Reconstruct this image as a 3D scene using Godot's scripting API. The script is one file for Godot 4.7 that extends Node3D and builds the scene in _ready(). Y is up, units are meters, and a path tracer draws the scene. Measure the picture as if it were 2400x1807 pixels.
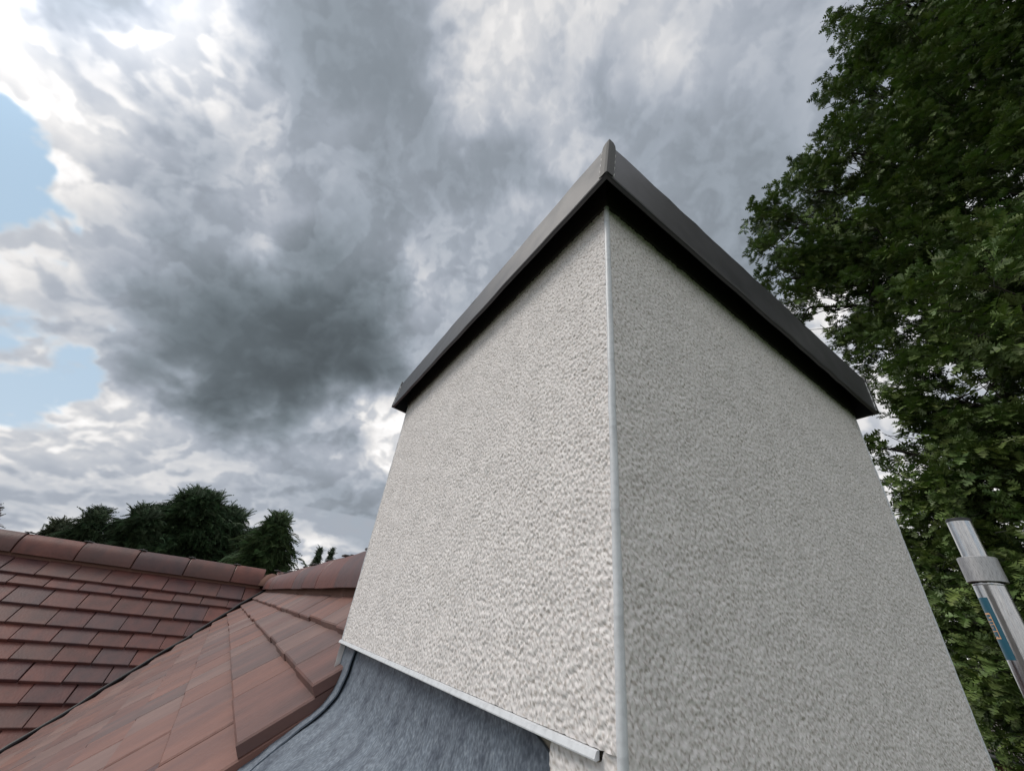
extends Node3D

# ---------------------------------------------------------------- helpers
class MB:
	var v := PackedVector3Array()
	var n := PackedVector3Array()
	var uv := PackedVector2Array()
	var c := PackedColorArray()
	var idx := PackedInt32Array()
	var col := Color(1, 1, 1)
	func tri(a: Vector3, b: Vector3, d: Vector3, ua := Vector2.ZERO, ub := Vector2.ZERO, ud := Vector2.ZERO) -> void:
		# a, b, d counter-clockwise seen from outside
		var nn := (b - a).cross(d - a)
		if nn.length_squared() < 1e-16:
			return
		nn = nn.normalized()
		var i := v.size()
		v.append(a); v.append(b); v.append(d)
		for k in 3:
			n.append(nn); c.append(col)
		uv.append(ua); uv.append(ub); uv.append(ud)
		idx.append(i); idx.append(i + 2); idx.append(i + 1)
	func quad(a: Vector3, b: Vector3, d: Vector3, e: Vector3, ua := Vector2.ZERO, ub := Vector2.ZERO, ud := Vector2.ZERO, ue := Vector2.ZERO) -> void:
		tri(a, b, d, ua, ub, ud)
		tri(a, d, e, ua, ud, ue)
	func vert(p: Vector3, nn: Vector3, t := Vector2.ZERO) -> int:
		v.append(p); n.append(nn); uv.append(t); c.append(col)
		return v.size() - 1
	func grid_faces(start: int, nu: int, nv: int) -> void:
		# (nu+1) x (nv+1) vertices, rows of nu+1
		for j in nv:
			for i in nu:
				var a := start + j * (nu + 1) + i
				idx.append(a); idx.append(a + nu + 1); idx.append(a + 1)
				idx.append(a + 1); idx.append(a + nu + 1); idx.append(a + nu + 2)
	func box(lo: Vector3, hi: Vector3, ch := 0.0) -> void:
		# chamfered box
		if ch <= 0.0:
			ch = minf(minf(hi.x - lo.x, hi.y - lo.y), hi.z - lo.z) * 0.02
		var m := (lo + hi) * 0.5
		var h := (hi - lo) * 0.5
		var corner := {}
		for sx in [-1, 1]:
			for sy in [-1, 1]:
				for sz in [-1, 1]:
					var s := Vector3(sx, sy, sz)
					corner[Vector4i(sx, sy, sz, 0)] = m + s * h - Vector3(0, sy, sz) * ch
					corner[Vector4i(sx, sy, sz, 1)] = m + s * h - Vector3(sx, 0, sz) * ch
					corner[Vector4i(sx, sy, sz, 2)] = m + s * h - Vector3(sx, sy, 0) * ch
		for ax in 3:
			for sg in [-1, 1]:
				var q := []
				for k in [[-1, -1], [1, -1], [1, 1], [-1, 1]]:
					var s := [0, 0, 0]
					s[ax] = sg; s[(ax + 1) % 3] = k[0]; s[(ax + 2) % 3] = k[1]
					q.append(corner[Vector4i(s[0], s[1], s[2], ax)])
				if sg > 0: quad(q[0], q[1], q[2], q[3])
				else: quad(q[3], q[2], q[1], q[0])
		for ax in 3:
			var a1 := (ax + 1) % 3
			var a2 := (ax + 2) % 3
			for k in [[1, 1], [-1, 1], [-1, -1], [1, -1]]:
				var s := [0, 0, 0]
				s[a1] = k[0]; s[a2] = k[1]
				var t := s.duplicate()
				s[ax] = -1; t[ax] = 1
				var a: Vector3 = corner[Vector4i(s[0], s[1], s[2], a1)]
				var b: Vector3 = corner[Vector4i(t[0], t[1], t[2], a1)]
				var d: Vector3 = corner[Vector4i(t[0], t[1], t[2], a2)]
				var e: Vector3 = corner[Vector4i(s[0], s[1], s[2], a2)]
				if ((b - a).cross(d - a)).dot(a - m) > 0.0: quad(a, b, d, e)
				else: quad(e, d, b, a)
		for s in [[1, 1, 1], [1, 1, -1], [1, -1, 1], [1, -1, -1], [-1, 1, 1], [-1, 1, -1], [-1, -1, 1], [-1, -1, -1]]:
			var a: Vector3 = corner[Vector4i(s[0], s[1], s[2], 0)]
			var b: Vector3 = corner[Vector4i(s[0], s[1], s[2], 1)]
			var d: Vector3 = corner[Vector4i(s[0], s[1], s[2], 2)]
			if ((b - a).cross(d - a)).dot(a - m) > 0.0: tri(a, b, d)
			else: tri(a, d, b)
	func tube(path: PackedVector3Array, radii: PackedFloat32Array, sides := 8, cap := true) -> void:
		var count := path.size()
		var start := v.size()
		var side := Vector3.UP
		for k in count:
			var dir := (path[mini(k + 1, count - 1)] - path[maxi(k - 1, 0)]).normalized()
			if k == 0:
				side = dir.cross(Vector3(0.31, 0.2, 0.93)).normalized()
			side = (side - dir * side.dot(dir)).normalized()
			var other := dir.cross(side)
			for j in sides + 1:
				var a := TAU * j / sides
				var r := side * cos(a) + other * sin(a)
				vert(path[k] + r * radii[k], r, Vector2(float(j) / sides, k * 0.25))
		grid_faces(start, sides, count - 1)
		if cap:
			for e in [0, count - 1]:
				var dir := (path[e] - path[1 if e == 0 else e - 1]).normalized()
				var o := start + int(e) * (sides + 1)
				var m := vert(path[e], dir)
				var ring := []
				for j in sides + 1:
					ring.append(vert(v[o + j], dir))
				for j in sides:
					idx.append(m); idx.append(ring[j]); idx.append(ring[j + 1])
	func lathe(prof: PackedVector2Array, at: Vector3, sides := 32) -> void:
		# profile of (radius, y), hard edges
		for k in prof.size() - 1:
			var p := prof[k]
			var q := prof[k + 1]
			var d := q - p
			var nr := Vector2(d.y, -d.x).normalized()
			var start := v.size()
			for w in [p, q]:
				for j in sides + 1:
					var a := TAU * j / sides
					vert(at + Vector3(cos(a) * w.x, w.y, sin(a) * w.x), Vector3(cos(a) * nr.x, nr.y, sin(a) * nr.x), Vector2(float(j) / sides, w.y))
			grid_faces(start, sides, 1)
	func prism(poly: PackedVector2Array, thick: float, ch: float, shift := Vector2.ZERO, xf := Transform3D()) -> void:
		# slab with a convex outline in (x, z), its top at y = 0, chamfered top edge; poly runs counter-clockwise seen from above (x to the right, z down => give it clockwise in x,z maths)
		var mid := Vector2.ZERO
		for p in poly: mid += p
		mid /= poly.size()
		var cnt := poly.size()
		var ins := PackedVector2Array()
		for i in cnt:
			var a := poly[(i + cnt - 1) % cnt]
			var b := poly[i]
			var d := poly[(i + 1) % cnt]
			var e1 := (b - a).normalized().orthogonal()
			var e2 := (d - b).normalized().orthogonal()
			if e1.dot(mid - b) < 0.0: e1 = -e1
			if e2.dot(mid - b) < 0.0: e2 = -e2
			var m := e1 + e2
			var l := maxf(m.length_squared(), 0.5)
			ins.append(b + m * (2.0 * ch / l))
		var top := PackedVector3Array()
		var rim := PackedVector3Array()
		var low := PackedVector3Array()
		var uvs := PackedVector2Array()
		for i in cnt:
			top.append(xf * Vector3(ins[i].x, 0, ins[i].y))
			rim.append(xf * Vector3(poly[i].x, -ch, poly[i].y))
			low.append(xf * Vector3(poly[i].x, -thick, poly[i].y))
			uvs.append(poly[i] + shift)
		var up := xf.basis.y
		for i in range(1, cnt - 1):
			_face(top[0], top[i], top[i + 1], up, uvs[0], uvs[i], uvs[i + 1])
			_face(low[0], low[i], low[i + 1], -up, uvs[0], uvs[i], uvs[i + 1])
		var cen := xf * Vector3(mid.x, -thick * 0.5, mid.y)
		for i in cnt:
			var j := (i + 1) % cnt
			var o := (rim[i] + rim[j]) * 0.5 - cen
			var uo := uvs[i] + Vector2(0, 0.013)
			var uj := uvs[j] + Vector2(0, 0.013)
			_face(top[i], top[j], rim[j], o + up * 0.1, uvs[i], uvs[j], uvs[j])
			_face(top[i], rim[j], rim[i], o + up * 0.1, uvs[i], uvs[j], uvs[i])
			_face(rim[i], rim[j], low[j], o, uvs[i], uvs[j], uj)
			_face(rim[i], low[j], low[i], o, uvs[i], uj, uo)
	func _face(a: Vector3, b: Vector3, d: Vector3, out: Vector3, ua: Vector2, ub: Vector2, ud: Vector2) -> void:
		if (b - a).cross(d - a).dot(out) >= 0.0: tri(a, b, d, ua, ub, ud)
		else: tri(a, d, b, ua, ud, ub)
	func orient() -> void:
		# winding follows the normals
		for k in range(0, idx.size(), 3):
			var a := v[idx[k]]
			var g := (v[idx[k + 2]] - a).cross(v[idx[k + 1]] - a)
			if g.dot(n[idx[k]] + n[idx[k + 1]] + n[idx[k + 2]]) < 0.0:
				var t := idx[k + 1]
				idx[k + 1] = idx[k + 2]
				idx[k + 2] = t
	func mesh() -> ArrayMesh:
		orient()
		var arr := []
		arr.resize(Mesh.ARRAY_MAX)
		arr[Mesh.ARRAY_VERTEX] = v
		arr[Mesh.ARRAY_NORMAL] = n
		arr[Mesh.ARRAY_TEX_UV] = uv
		arr[Mesh.ARRAY_COLOR] = c
		arr[Mesh.ARRAY_INDEX] = idx
		var m := ArrayMesh.new()
		m.add_surface_from_arrays(Mesh.PRIMITIVE_TRIANGLES, arr)
		return m


var M := {}

func put(called: String, m: Mesh, mat: Material, parent: Node = null) -> MeshInstance3D:
	var o := MeshInstance3D.new()
	o.name = called
	o.mesh = m
	o.material_override = mat
	if parent == null: parent = self
	parent.add_child(o, true)
	return o

func tag(o: Node, label := "", category := "", group := "", kind := "") -> Node:
	if label: o.set_meta("label", label)
	if category: o.set_meta("category", category)
	if group: o.set_meta("group", group)
	if kind: o.set_meta("kind", kind)
	return o

func thing(called: String, label: String, category: String, at := Vector3.ZERO, group := "") -> Node3D:
	var o := Node3D.new()
	o.name = called
	add_child(o, true)
	o.position = at
	tag(o, label, category, group)
	return o

func part(called: String, parent: Node3D, label := "") -> Node3D:
	var o := Node3D.new()
	o.name = called
	parent.add_child(o, true)
	tag(o, label)
	return o

func noise(s: int, freq: float, oct := 4, kind := FastNoiseLite.TYPE_SIMPLEX_SMOOTH) -> FastNoiseLite:
	var f := FastNoiseLite.new()
	f.seed = s
	f.noise_type = kind
	f.frequency = freq
	f.fractal_type = FastNoiseLite.FRACTAL_FBM if oct > 1 else FastNoiseLite.FRACTAL_NONE
	f.fractal_octaves = oct
	return f

func lin(r: float, g: float, b: float) -> Color:
	return Color(r, g, b).linear_to_srgb()

func plain(c: Color, rough := 0.8, metal := 0.0) -> StandardMaterial3D:
	var m := StandardMaterial3D.new()
	m.albedo_color = c
	m.roughness = rough
	m.metallic = metal
	return m

func noise_tex(f: FastNoiseLite, size: int, ramp: Array = [], normal := false, strength := 4.0) -> NoiseTexture2D:
	var t := NoiseTexture2D.new()
	t.width = size
	t.height = size
	t.seamless = true
	t.noise = f
	t.normalize = true
	if normal:
		t.as_normal_map = true
		t.bump_strength = strength
	if ramp:
		var g := Gradient.new()
		var offs := PackedFloat32Array()
		var cols := PackedColorArray()
		for r in ramp:
			offs.append(r[0]); cols.append(r[1])
		g.offsets = offs
		g.colors = cols
		t.color_ramp = g
	return t

# ---------------------------------------------------------------- sky
const SUN_AZ := -58.0
const SUN_EL := 47.0
# broken cloud as seen: azimuth and elevation in tenths of a degree, grey level of the cloud (0-255), share of open blue
const CLOUDS := [-428,392,235,0, -420,410,205,0, -406,438,115,0, -397,456,118,0, -386,474,160,0, -370,500,232,0, -351,527,175,0, -315,570,152,0, -250,626,148,0, -147,682,150,0, -44,715,172,0, 1,725,222,0, 98,740,198,0, 278,754,196,0, 557,745,188,0, 664,731,205,0, 808,696,176,0, 913,650,172,0, 961,618,170,0, -403,367,240,0, -394,384,200,0, -383,403,170,0, -369,426,135,0, -353,450,240,0, -336,472,205,0, -317,496,238,0, -273,542,155,0, -201,597,146,0, -92,651,150,0, 36,687,170,0, 88,697,214,0, 190,710,192,0, 384,717,182,0, 510,711,150,0, 608,699,188,0, 769,662,176,0, 875,618,166,0, -383,338,200,0.5, -373,354,240,0, -362,372,232,0, -347,394,196,0, -327,420,218,0, -306,445,190,0, -275,478,160,0, -237,513,150,0, -127,585,146,0, 53,648,150,0, 151,665,206,0, 260,676,188,0, 347,679,202,0, 461,676,160,0, 645,652,165,0, 779,614,164,0, -363,316,205,1, -357,325,205,1, -344,342,232,0, -330,360,205,0, -320,374,210,0, -300,397,148,0, -280,418,148,0, -265,434,150,0, -247,450,216,0, -207,484,166,0, -156,519,170,0, -55,570,156,0, 85,613,150,0, 201,633,160,0, 264,639,150,0, 355,642,202,0, 519,634,156,0, 675,606,150,0, 741,586,150,0, -341,296,205,1, -332,306,205,1, -326,314,205,0, -315,326,150,0, -305,337,150,0, -295,349,200,0, -282,363,220,0, -261,383,130,0, -245,398,146,0, -228,413,196,0, -196,439,192,0, -153,469,160,0, -61,519,150,0, 62,563,155,0, 221,594,150,0, 315,601,132,0, 362,602,172,0, -322,270,205,1, -313,279,205,1, -306,287,212,0, -295,298,142,0, -275,318,192,0, -253,339,160,0, -231,358,160,0, -194,387,166,0, -169,406,188,0, -97,450,155,0, 45,510,155,0, 238,551,160,0, 292,556,194,0, 680,518,152,0, 729,503,150,0, -307,239,212,0, -299,247,195,0, -288,257,205,1, -281,263,205,1, -273,271,205,0, -254,287,152,0, -224,312,150,0, -170,352,156,0, -99,396,150,0, -6,440,150,0, 111,478,172,0, 156,489,165,0, 699,467,152,0, -289,211,122,0, -280,218,138,0, -270,227,190,0.5, -262,233,205,1, -253,240,200,0, -239,252,148,0, -202,278,140,0, -166,303,146,0, -100,342,140,0, -15,383,128,0, 53,409,150,0, 115,427,184,0, -272,182,170,0.5, -264,188,205,1, -255,194,205,1, -245,201,196,0, -236,207,165,0, -213,223,140,0, -181,244,138,0, -144,266,124,0, -101,289,108,0, -51,313,102,0, 7,338,104,0, 60,357,130,0, 111,372,168,0, -255,154,205,0, -242,162,175,0, -230,169,205,1, -222,174,205,1, -212,179,168,0, -193,190,118,0, -143,218,114,0, -80,248,98,0, -2,281,92,0, 47,298,98,0, 93,312,132,0, -234,127,205,1, -222,133,205,1, -212,138,200,0, -201,143,205,1, -191,148,215,0, -158,164,138,0, -103,189,116,0, -35,216,102,0, 18,235,108,0, 65,250,160,0, -217,107,205,0.5, -199,115,205,1, -182,122,205,1, -164,130,214,0, -127,145,188,0, -68,168,126,0, 5,192,112,0, 43,204,140,0, 91,217,195,0, 123,225,212,0, -208,92,190,0, -187,100,202,0, -167,108,186,0, -136,120,204,0, -92,136,196,0, -36,155,190,0, 14,170,170,0, 69,185,202,0, 118,197,222,0, -196,70,168,0, -169,79,192,0, -139,89,164,0, -86,106,182,0, -22,124,186,0, 53,144,170,0, 99,155,186,0, -187,48,150,0, -157,56,160,0, -109,69,172,0, -53,84,165,0, 14,100,160,0, 76,114,148,0, 110,120,146,0, -175,26,198,0, -153,31,192,0, -97,44,185,0, -40,56,180,0, 26,70,182,0, 76,79,176,0, 114,86,150,0, -166,9,200,0, -87,23,195,0, 85,54,204,0, 246,453,162,0, 302,509,165,0, 190,390,165,0, 155,314,165,0, 405,462,158,0, 544,489,155,0, 648,421,152,0, 635,507,152,0, 804,588,165,0, 927,625,170,0, 862,560,165,0, 973,568,168,0, 163,207,200,0, 152,147,180,0, 174,90,158,0, 450,410,155,0, 283,364,160,0, 187,252,175,0, 609,569,156,0, 768,465,150,0, 792,512,155,0]
var sky_w := 2560
var sky_rows := []
var g_tone := PackedFloat32Array()
var g_blue := PackedFloat32Array()
var sn := []

func dir_of(az: float, el: float) -> Vector3:
	var a := deg_to_rad(az)
	var e := deg_to_rad(el)
	return Vector3(sin(a) * cos(e), sin(e), -cos(a) * cos(e))

func sky_grid_row(j: int) -> Array:
	# coarse fields, 1 degree apart: 360 x 96 (elevation -3 .. 92)
	var tone := PackedFloat32Array()
	var blue := PackedFloat32Array()
	for i in 360:
		var d := dir_of(i, clampf(j - 3.0, -3.0, 90.0))
		var p := d / (d.y + 0.25)
		var far: float = sn[0].get_noise_2d(p.x * 1.1, p.z * 1.1)
		var base := 0.80 + 0.2 * far
		var fb: float = smoothstep(0.18, 0.5, sn[0].get_noise_2d(p.x * 0.9 + 40.0, p.z * 0.9 - 17.0))
		var w := 0.01
		var t := base * w
		var b := fb * w
		for k in range(0, CLOUDS.size(), 4):
			var q := dir_of(CLOUDS[k] * 0.1, CLOUDS[k + 1] * 0.1)
			var c := q.dot(d)
			if c < 0.9: continue
			var s2 := 0.0021 if q.y > 0.3 else 0.0013
			var g := exp(-(1.0 - c) * 2.0 / (2.0 * s2))
			t += CLOUDS[k + 2] / 255.0 * g
			b += CLOUDS[k + 3] * g
			w += g
		tone.append(t / w)
		blue.append(b / w)
	return [tone, blue]

func sample(g: PackedFloat32Array, az: float, el: float) -> float:
	var x := fposmod(az, 360.0)
	var y := clampf(el + 3.0, 0.0, 94.9)
	var i := int(x) % 360
	var j := int(y)
	var fx := x - floorf(x)
	var fy := y - j
	var i2 := (i + 1) % 360
	var a := g[j * 360 + i] * (1.0 - fx) + g[j * 360 + i2] * fx
	var b := g[(j + 1) * 360 + i] * (1.0 - fx) + g[(j + 1) * 360 + i2] * fx
	return a * (1.0 - fy) + b * fy

func sky_row(j: int) -> void:
	var H := sky_w / 2
	var el := 90.0 - (j + 0.5) / H * 180.0
	var line := PackedFloat32Array()
	line.resize(sky_w * 4)
	var e2 := maxf(el, 0.0)
	var sun := dir_of(SUN_AZ, SUN_EL)
	var around := 1.0 / maxf(cos(deg_to_rad(e2)), 0.12)
	var low := clampf(1.0 - e2 / 16.0, 0.0, 1.0)
	var qy := sin(deg_to_rad(e2)) + 0.42 * (1.0 - exp(-sin(deg_to_rad(e2)) / 0.14))
	var flat := 1.0 + 2.0 * low
	for i in sky_w:
		var az := (i + 0.5) / sky_w * 360.0
		var d := dir_of(az, e2)
		var q := Vector3(d.x, qy, d.z)
		# wandering edges
		var w1: float = sn[1].get_noise_3dv(q)
		var w2: float = sn[1].get_noise_3dv(q + Vector3(3.1, 7.7, 1.3))
		var amp := lerpf(1.0, 0.45, low)
		var wa := az + w1 * 6.5 * amp * around
		var we := e2 + w2 * 6.5 * amp / flat
		var tone := sample(g_tone, wa, we)
		var blue := sample(g_blue, wa, we)
		var f1: float = sn[2].get_noise_3dv(q + Vector3(w2, w1, -w2) * 0.05)
		var f2: float = sn[3].get_noise_3dv(q + Vector3(w1, -w2, w2) * 0.03)
		var f3: float = sn[4].get_noise_3dv(q)
		# heaps of cloud one before another
		var clump := smoothstep(-0.16, 0.10, f1 + f2 * 0.5)
		var soft := smoothstep(0.42, 0.72, tone)
		var strong := smoothstep(0.62, 0.80, tone) * (1.0 - 0.75 * smoothstep(42.0, 60.0, e2))
		var puff := 0.32 - absf(f2)
		# the side of each heap that looks towards the sun is lit
		var to := (sun - d * d.dot(sun)).normalized() * 0.022
		var fb: float = sn[2].get_noise_3dv(q + Vector3(w2, w1, -w2) * 0.05 + to)
		var lit := clampf((f1 - fb) * 1.0, -0.06, 0.10)
		var rel := lerpf(0.05, -0.03, clump) * soft + f1 * (0.10 + 0.06 * soft + 0.06 * strong) + lit * (0.40 + 0.25 * soft + 0.5 * strong) + puff * 0.04 * soft + f3 * 0.02
		rel *= 0.85 + 0.5 * low
		var cover := 1.0 - smoothstep(0.40, 0.54, blue + f1 * 0.30 + f2 * 0.12 + f3 * 0.03)
		tone = tone + (tone - 0.60) * (0.06 if tone < 0.6 else 0.40)
		var lum := tone * (1.02 + rel * (1.0 - 0.35 * smoothstep(45.0, 62.0, e2)))
		# thin edges of cloud let the light through
		var edge := cover * (1.0 - cover) * 4.0
		var rim := exp(-pow((f1 + f2 * 0.35 + 0.05) / 0.07, 2.0))
		lum += (edge * 0.12 + rim * 0.015 * soft) * (1.15 - lum)
		lum = clampf(lum, 0.12, 1.04)
		var warm := smoothstep(0.66, 0.95, lum)
		var cr := lum * lerpf(lerpf(0.885, 0.935, soft), 1.0, warm)
		var cg := lum * lerpf(lerpf(0.965, 0.975, soft), 0.993, warm)
		var cb := lum * lerpf(lerpf(1.02, 1.04, soft), 0.99, warm)
		var hz := pow(1.0 - d.y, 3.0)
		var br := lerpf(0.68, 0.81, hz)
		var bg := lerpf(0.785, 0.865, hz)
		var bb := lerpf(0.88, 0.915, hz)
		cr = lerpf(br, cr, cover)
		cg = lerpf(bg, cg, cover)
		cb = lerpf(bb, cb, cover)
		var c := Color(cr, cg, cb).srgb_to_linear()
		# the veiled sun: the cloud round it glows beyond what the picture can hold
		var ang := acos(clampf(d.dot(sun), -1.0, 1.0))
		var glow := 1.0 + 2.2 * exp(-ang * ang / 0.045)
		var o := i * 4
		line[o] = c.r * glow
		line[o + 1] = c.g * glow
		line[o + 2] = c.b * glow
		line[o + 3] = 1.0
	sky_rows[j] = line

func blur(g: PackedFloat32Array) -> PackedFloat32Array:
	var o := g.duplicate()
	for j in range(1, 97):
		for i in 360:
			var t := 0.0
			for b in [-1, 0, 1]:
				for a in [-1, 0, 1]:
					t += g[(j + b) * 360 + (i + a + 360) % 360]
			o[j * 360 + i] = t / 9.0
	return o

func make_sky() -> PanoramaSkyMaterial:
	sn = [noise(5, 0.9, 3), noise(11, 5.0, 6), noise(23, 5.0, 7), noise(37, 13.0, 6), noise(41, 42.0, 4)]
	sn[1].fractal_gain = 0.5
	for j in 98:
		var r := sky_grid_row(j)
		g_tone.append_array(r[0])
		g_blue.append_array(r[1])
	g_tone = blur(g_tone)
	g_blue = blur(g_blue)
	var H := sky_w / 2
	var half := H / 2 + 8
	sky_rows.resize(half)
	var job := WorkerThreadPool.add_group_task(sky_row, half, -1, true)
	WorkerThreadPool.wait_for_group_task_completion(job)
	var all := PackedFloat32Array()
	for j in half:
		all.append_array(sky_rows[j])
	var low := PackedFloat32Array()
	low.resize(sky_w * 4)
	for i in sky_w:
		low[i * 4] = 0.10; low[i * 4 + 1] = 0.105; low[i * 4 + 2] = 0.10; low[i * 4 + 3] = 1.0
	for j in range(half, H):
		all.append_array(low)
	var im := Image.create_from_data(sky_w, H, false, Image.FORMAT_RGBAF, all.to_byte_array())
	sky_rows.clear()
	var m := PanoramaSkyMaterial.new()
	m.panorama = ImageTexture.create_from_image(im)
	return m

# ---------------------------------------------------------------- the scene
func _ready() -> void:
	var cam := Camera3D.new()
	cam.name = "camera"
	cam.fov = 89.4007
	cam.near = 0.01
	cam.far = 4000.0
	cam.transform = Transform3D(Basis(Vector3(0.830088, 0.108825, 0.546911), Vector3(-0.366709, 0.845398, 0.388363), Vector3(-0.420094, -0.522933, 0.741662)), Vector3.ZERO)
	add_child(cam)
	cam.current = true

	var env := Environment.new()
	env.background_mode = Environment.BG_SKY
	var sky := Sky.new()
	sky.sky_material = make_sky()
	env.sky = sky
	env.tonemap_mode = Environment.TONE_MAPPER_LINEAR
	env.tonemap_exposure = 1.0
	env.sdfgi_enabled = true
	env.ssao_enabled = true
	env.ssil_enabled = true
	var we := WorldEnvironment.new()
	we.name = "world_environment"
	we.environment = env
	add_child(we)

	var sun := DirectionalLight3D.new()
	sun.name = "sun"
	sun.light_energy = 0.5
	sun.light_angular_distance = 22.0
	sun.light_color = Color(1.0, 0.97, 0.93)
	sun.shadow_enabled = true
	add_child(sun)
	sun.look_at_from_position(dir_of(SUN_AZ, SUN_EL) * 50.0, Vector3.ZERO)

	materials()
	ground()
	house()
	chimney()
	scaffold()
	neighbour()
	oak()
	conifers()

func materials() -> void:
	# clay tiles: kiln-brindled reds, browns and purples
	var ramps := [
		[[0.0, Color(0.36, 0.25, 0.24)], [0.4, Color(0.42, 0.28, 0.26)], [0.7, Color(0.46, 0.295, 0.265)], [1.0, Color(0.50, 0.32, 0.28)]],
		[[0.0, Color(0.35, 0.27, 0.265)], [0.5, Color(0.41, 0.295, 0.28)], [1.0, Color(0.45, 0.31, 0.285)]],
		[[0.0, Color(0.38, 0.26, 0.24)], [0.5, Color(0.45, 0.29, 0.26)], [1.0, Color(0.51, 0.335, 0.29)]]]
	var bump := noise_tex(noise(71, 0.05, 5), 512, [], true, 3.0)
	var list := []
	for i in 6:
		var m := StandardMaterial3D.new()
		var f := noise(90 + i * 7, 0.0075, 5)
		m.albedo_texture = noise_tex(f, 512, ramps[i % 3])
		m.albedo_color = [Color(0.89, 0.87, 0.89), Color(0.85, 0.85, 0.89), Color(0.90, 0.85, 0.85), Color(0.79, 0.78, 0.83), Color(0.91, 0.88, 0.87), Color(0.82, 0.80, 0.82)][i]
		m.roughness = 0.5
		m.normal_enabled = true
		m.normal_texture = bump
		m.normal_scale = 0.18
		m.uv1_scale = Vector3(2.6, 1.5, 1)
		list.append(m)
	M.tiles = list
	# same clay tiles, greyed: grazing sheen of the near slope put into the colour
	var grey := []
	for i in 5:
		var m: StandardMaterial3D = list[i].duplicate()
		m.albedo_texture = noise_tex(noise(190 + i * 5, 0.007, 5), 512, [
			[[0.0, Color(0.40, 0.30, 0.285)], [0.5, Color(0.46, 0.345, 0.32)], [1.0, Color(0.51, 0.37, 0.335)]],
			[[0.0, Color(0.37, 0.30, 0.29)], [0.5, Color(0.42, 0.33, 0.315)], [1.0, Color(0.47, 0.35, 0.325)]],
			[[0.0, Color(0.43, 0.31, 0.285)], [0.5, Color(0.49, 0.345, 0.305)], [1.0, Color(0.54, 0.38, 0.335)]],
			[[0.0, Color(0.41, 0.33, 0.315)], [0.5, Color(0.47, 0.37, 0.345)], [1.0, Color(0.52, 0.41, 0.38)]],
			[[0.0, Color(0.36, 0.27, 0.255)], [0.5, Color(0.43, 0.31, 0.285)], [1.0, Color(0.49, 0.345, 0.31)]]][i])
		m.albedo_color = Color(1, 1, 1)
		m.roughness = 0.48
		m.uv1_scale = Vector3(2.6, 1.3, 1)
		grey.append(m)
	M.sheen_greys = grey
	M.mortar = plain(lin(0.16, 0.085, 0.065), 0.95)
	M.deck = plain(lin(0.03, 0.028, 0.028), 0.95)
	M.black = plain(lin(0.018, 0.019, 0.022), 0.5)
	M.clip = plain(lin(0.09, 0.085, 0.085), 0.6)
	# roughcast render: vertex colours carry the grains of sand
	var st := plain(Color(1, 1, 1), 0.92)
	st.vertex_color_use_as_albedo = true
	M.stucco = st
	var br := plain(lin(0.50, 0.455, 0.39), 0.9)
	br.albedo_texture = noise_tex(noise(15, 0.02, 5), 256, [[0.0, Color(0.86, 0.84, 0.82)], [1.0, Color(1, 1, 1)]])
	br.uv1_triplanar = true
	br.uv1_scale = Vector3(6, 6, 6)
	M.base_render = br
	var pvc := plain(lin(0.66, 0.68, 0.71), 0.45)
	pvc.albedo_texture = noise_tex(noise(16, 0.03, 4), 256, [[0.0, Color(0.88, 0.88, 0.88)], [0.6, Color(1, 1, 1)], [1.0, Color(1, 1, 1)]])
	pvc.uv1_triplanar = true
	pvc.uv1_scale = Vector3(20, 20, 20)
	M.pvc = pvc
	var cap := plain(lin(0.056, 0.054, 0.060), 0.42)
	cap.albedo_texture = noise_tex(noise(18, 0.012, 5), 512, [[0.0, Color(0.84, 0.84, 0.84)], [1.0, Color(1, 1, 1)]])
	cap.roughness_texture = noise_tex(noise(19, 0.02, 5), 256, [[0.0, Color(0.75, 0.75, 0.75)], [1.0, Color(1, 1, 1)]])
	cap.uv1_triplanar = true
	cap.uv1_scale = Vector3(4, 4, 4)
	M.cap = cap
	M.cap_strip = plain(lin(0.060, 0.060, 0.060), 0.6)
	M.band_brown = plain(lin(0.030, 0.025, 0.022), 0.9)  # near-black brown of the band at the stack head
	M.sealant = plain(lin(0.75, 0.75, 0.73), 0.5)
	# sheet lead: streaked patina
	var ld := StandardMaterial3D.new()
	ld.albedo_texture = noise_tex(noise(31, 0.028, 6), 1024, [[0.0, Color(0.36, 0.395, 0.435)], [0.38, Color(0.42, 0.46, 0.51)], [0.62, Color(0.50, 0.54, 0.59)], [0.80, Color(0.56, 0.60, 0.645)], [1.0, Color(0.68, 0.71, 0.745)]])
	ld.roughness = 0.52
	ld.metallic = 0.12
	ld.normal_enabled = true
	ld.normal_texture = noise_tex(noise(32, 0.03, 5), 512, [], true, 4.0)
	ld.normal_scale = 0.35
	ld.uv1_scale = Vector3(11, 6.5, 1)
	ld.detail_enabled = true
	ld.detail_blend_mode = BaseMaterial3D.BLEND_MODE_MUL
	ld.detail_albedo = noise_tex(noise(33, 0.006, 5), 512, [[0.0, Color(0.66, 0.67, 0.70)], [0.5, Color(0.9, 0.9, 0.9)], [1.0, Color(1, 1, 1)]])
	ld.detail_uv_layer = BaseMaterial3D.DETAIL_UV_1
	M.lead = ld
	# weathered aluminium tube
	var al := plain(lin(0.56, 0.56, 0.56), 0.26, 1.0)
	al.roughness_texture = noise_tex(noise(41, 0.02, 5), 512, [[0.0, Color(0.55, 0.55, 0.55)], [1.0, Color(1, 1, 1)]])
	al.albedo_texture = noise_tex(noise(42, 0.03, 5), 512, [[0.0, Color(0.62, 0.62, 0.62)], [0.3, Color(0.9, 0.9, 0.9)], [1.0, Color(1, 1, 1)]])
	al.uv1_scale = Vector3(7, 3, 1)
	M.alu = al
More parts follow.
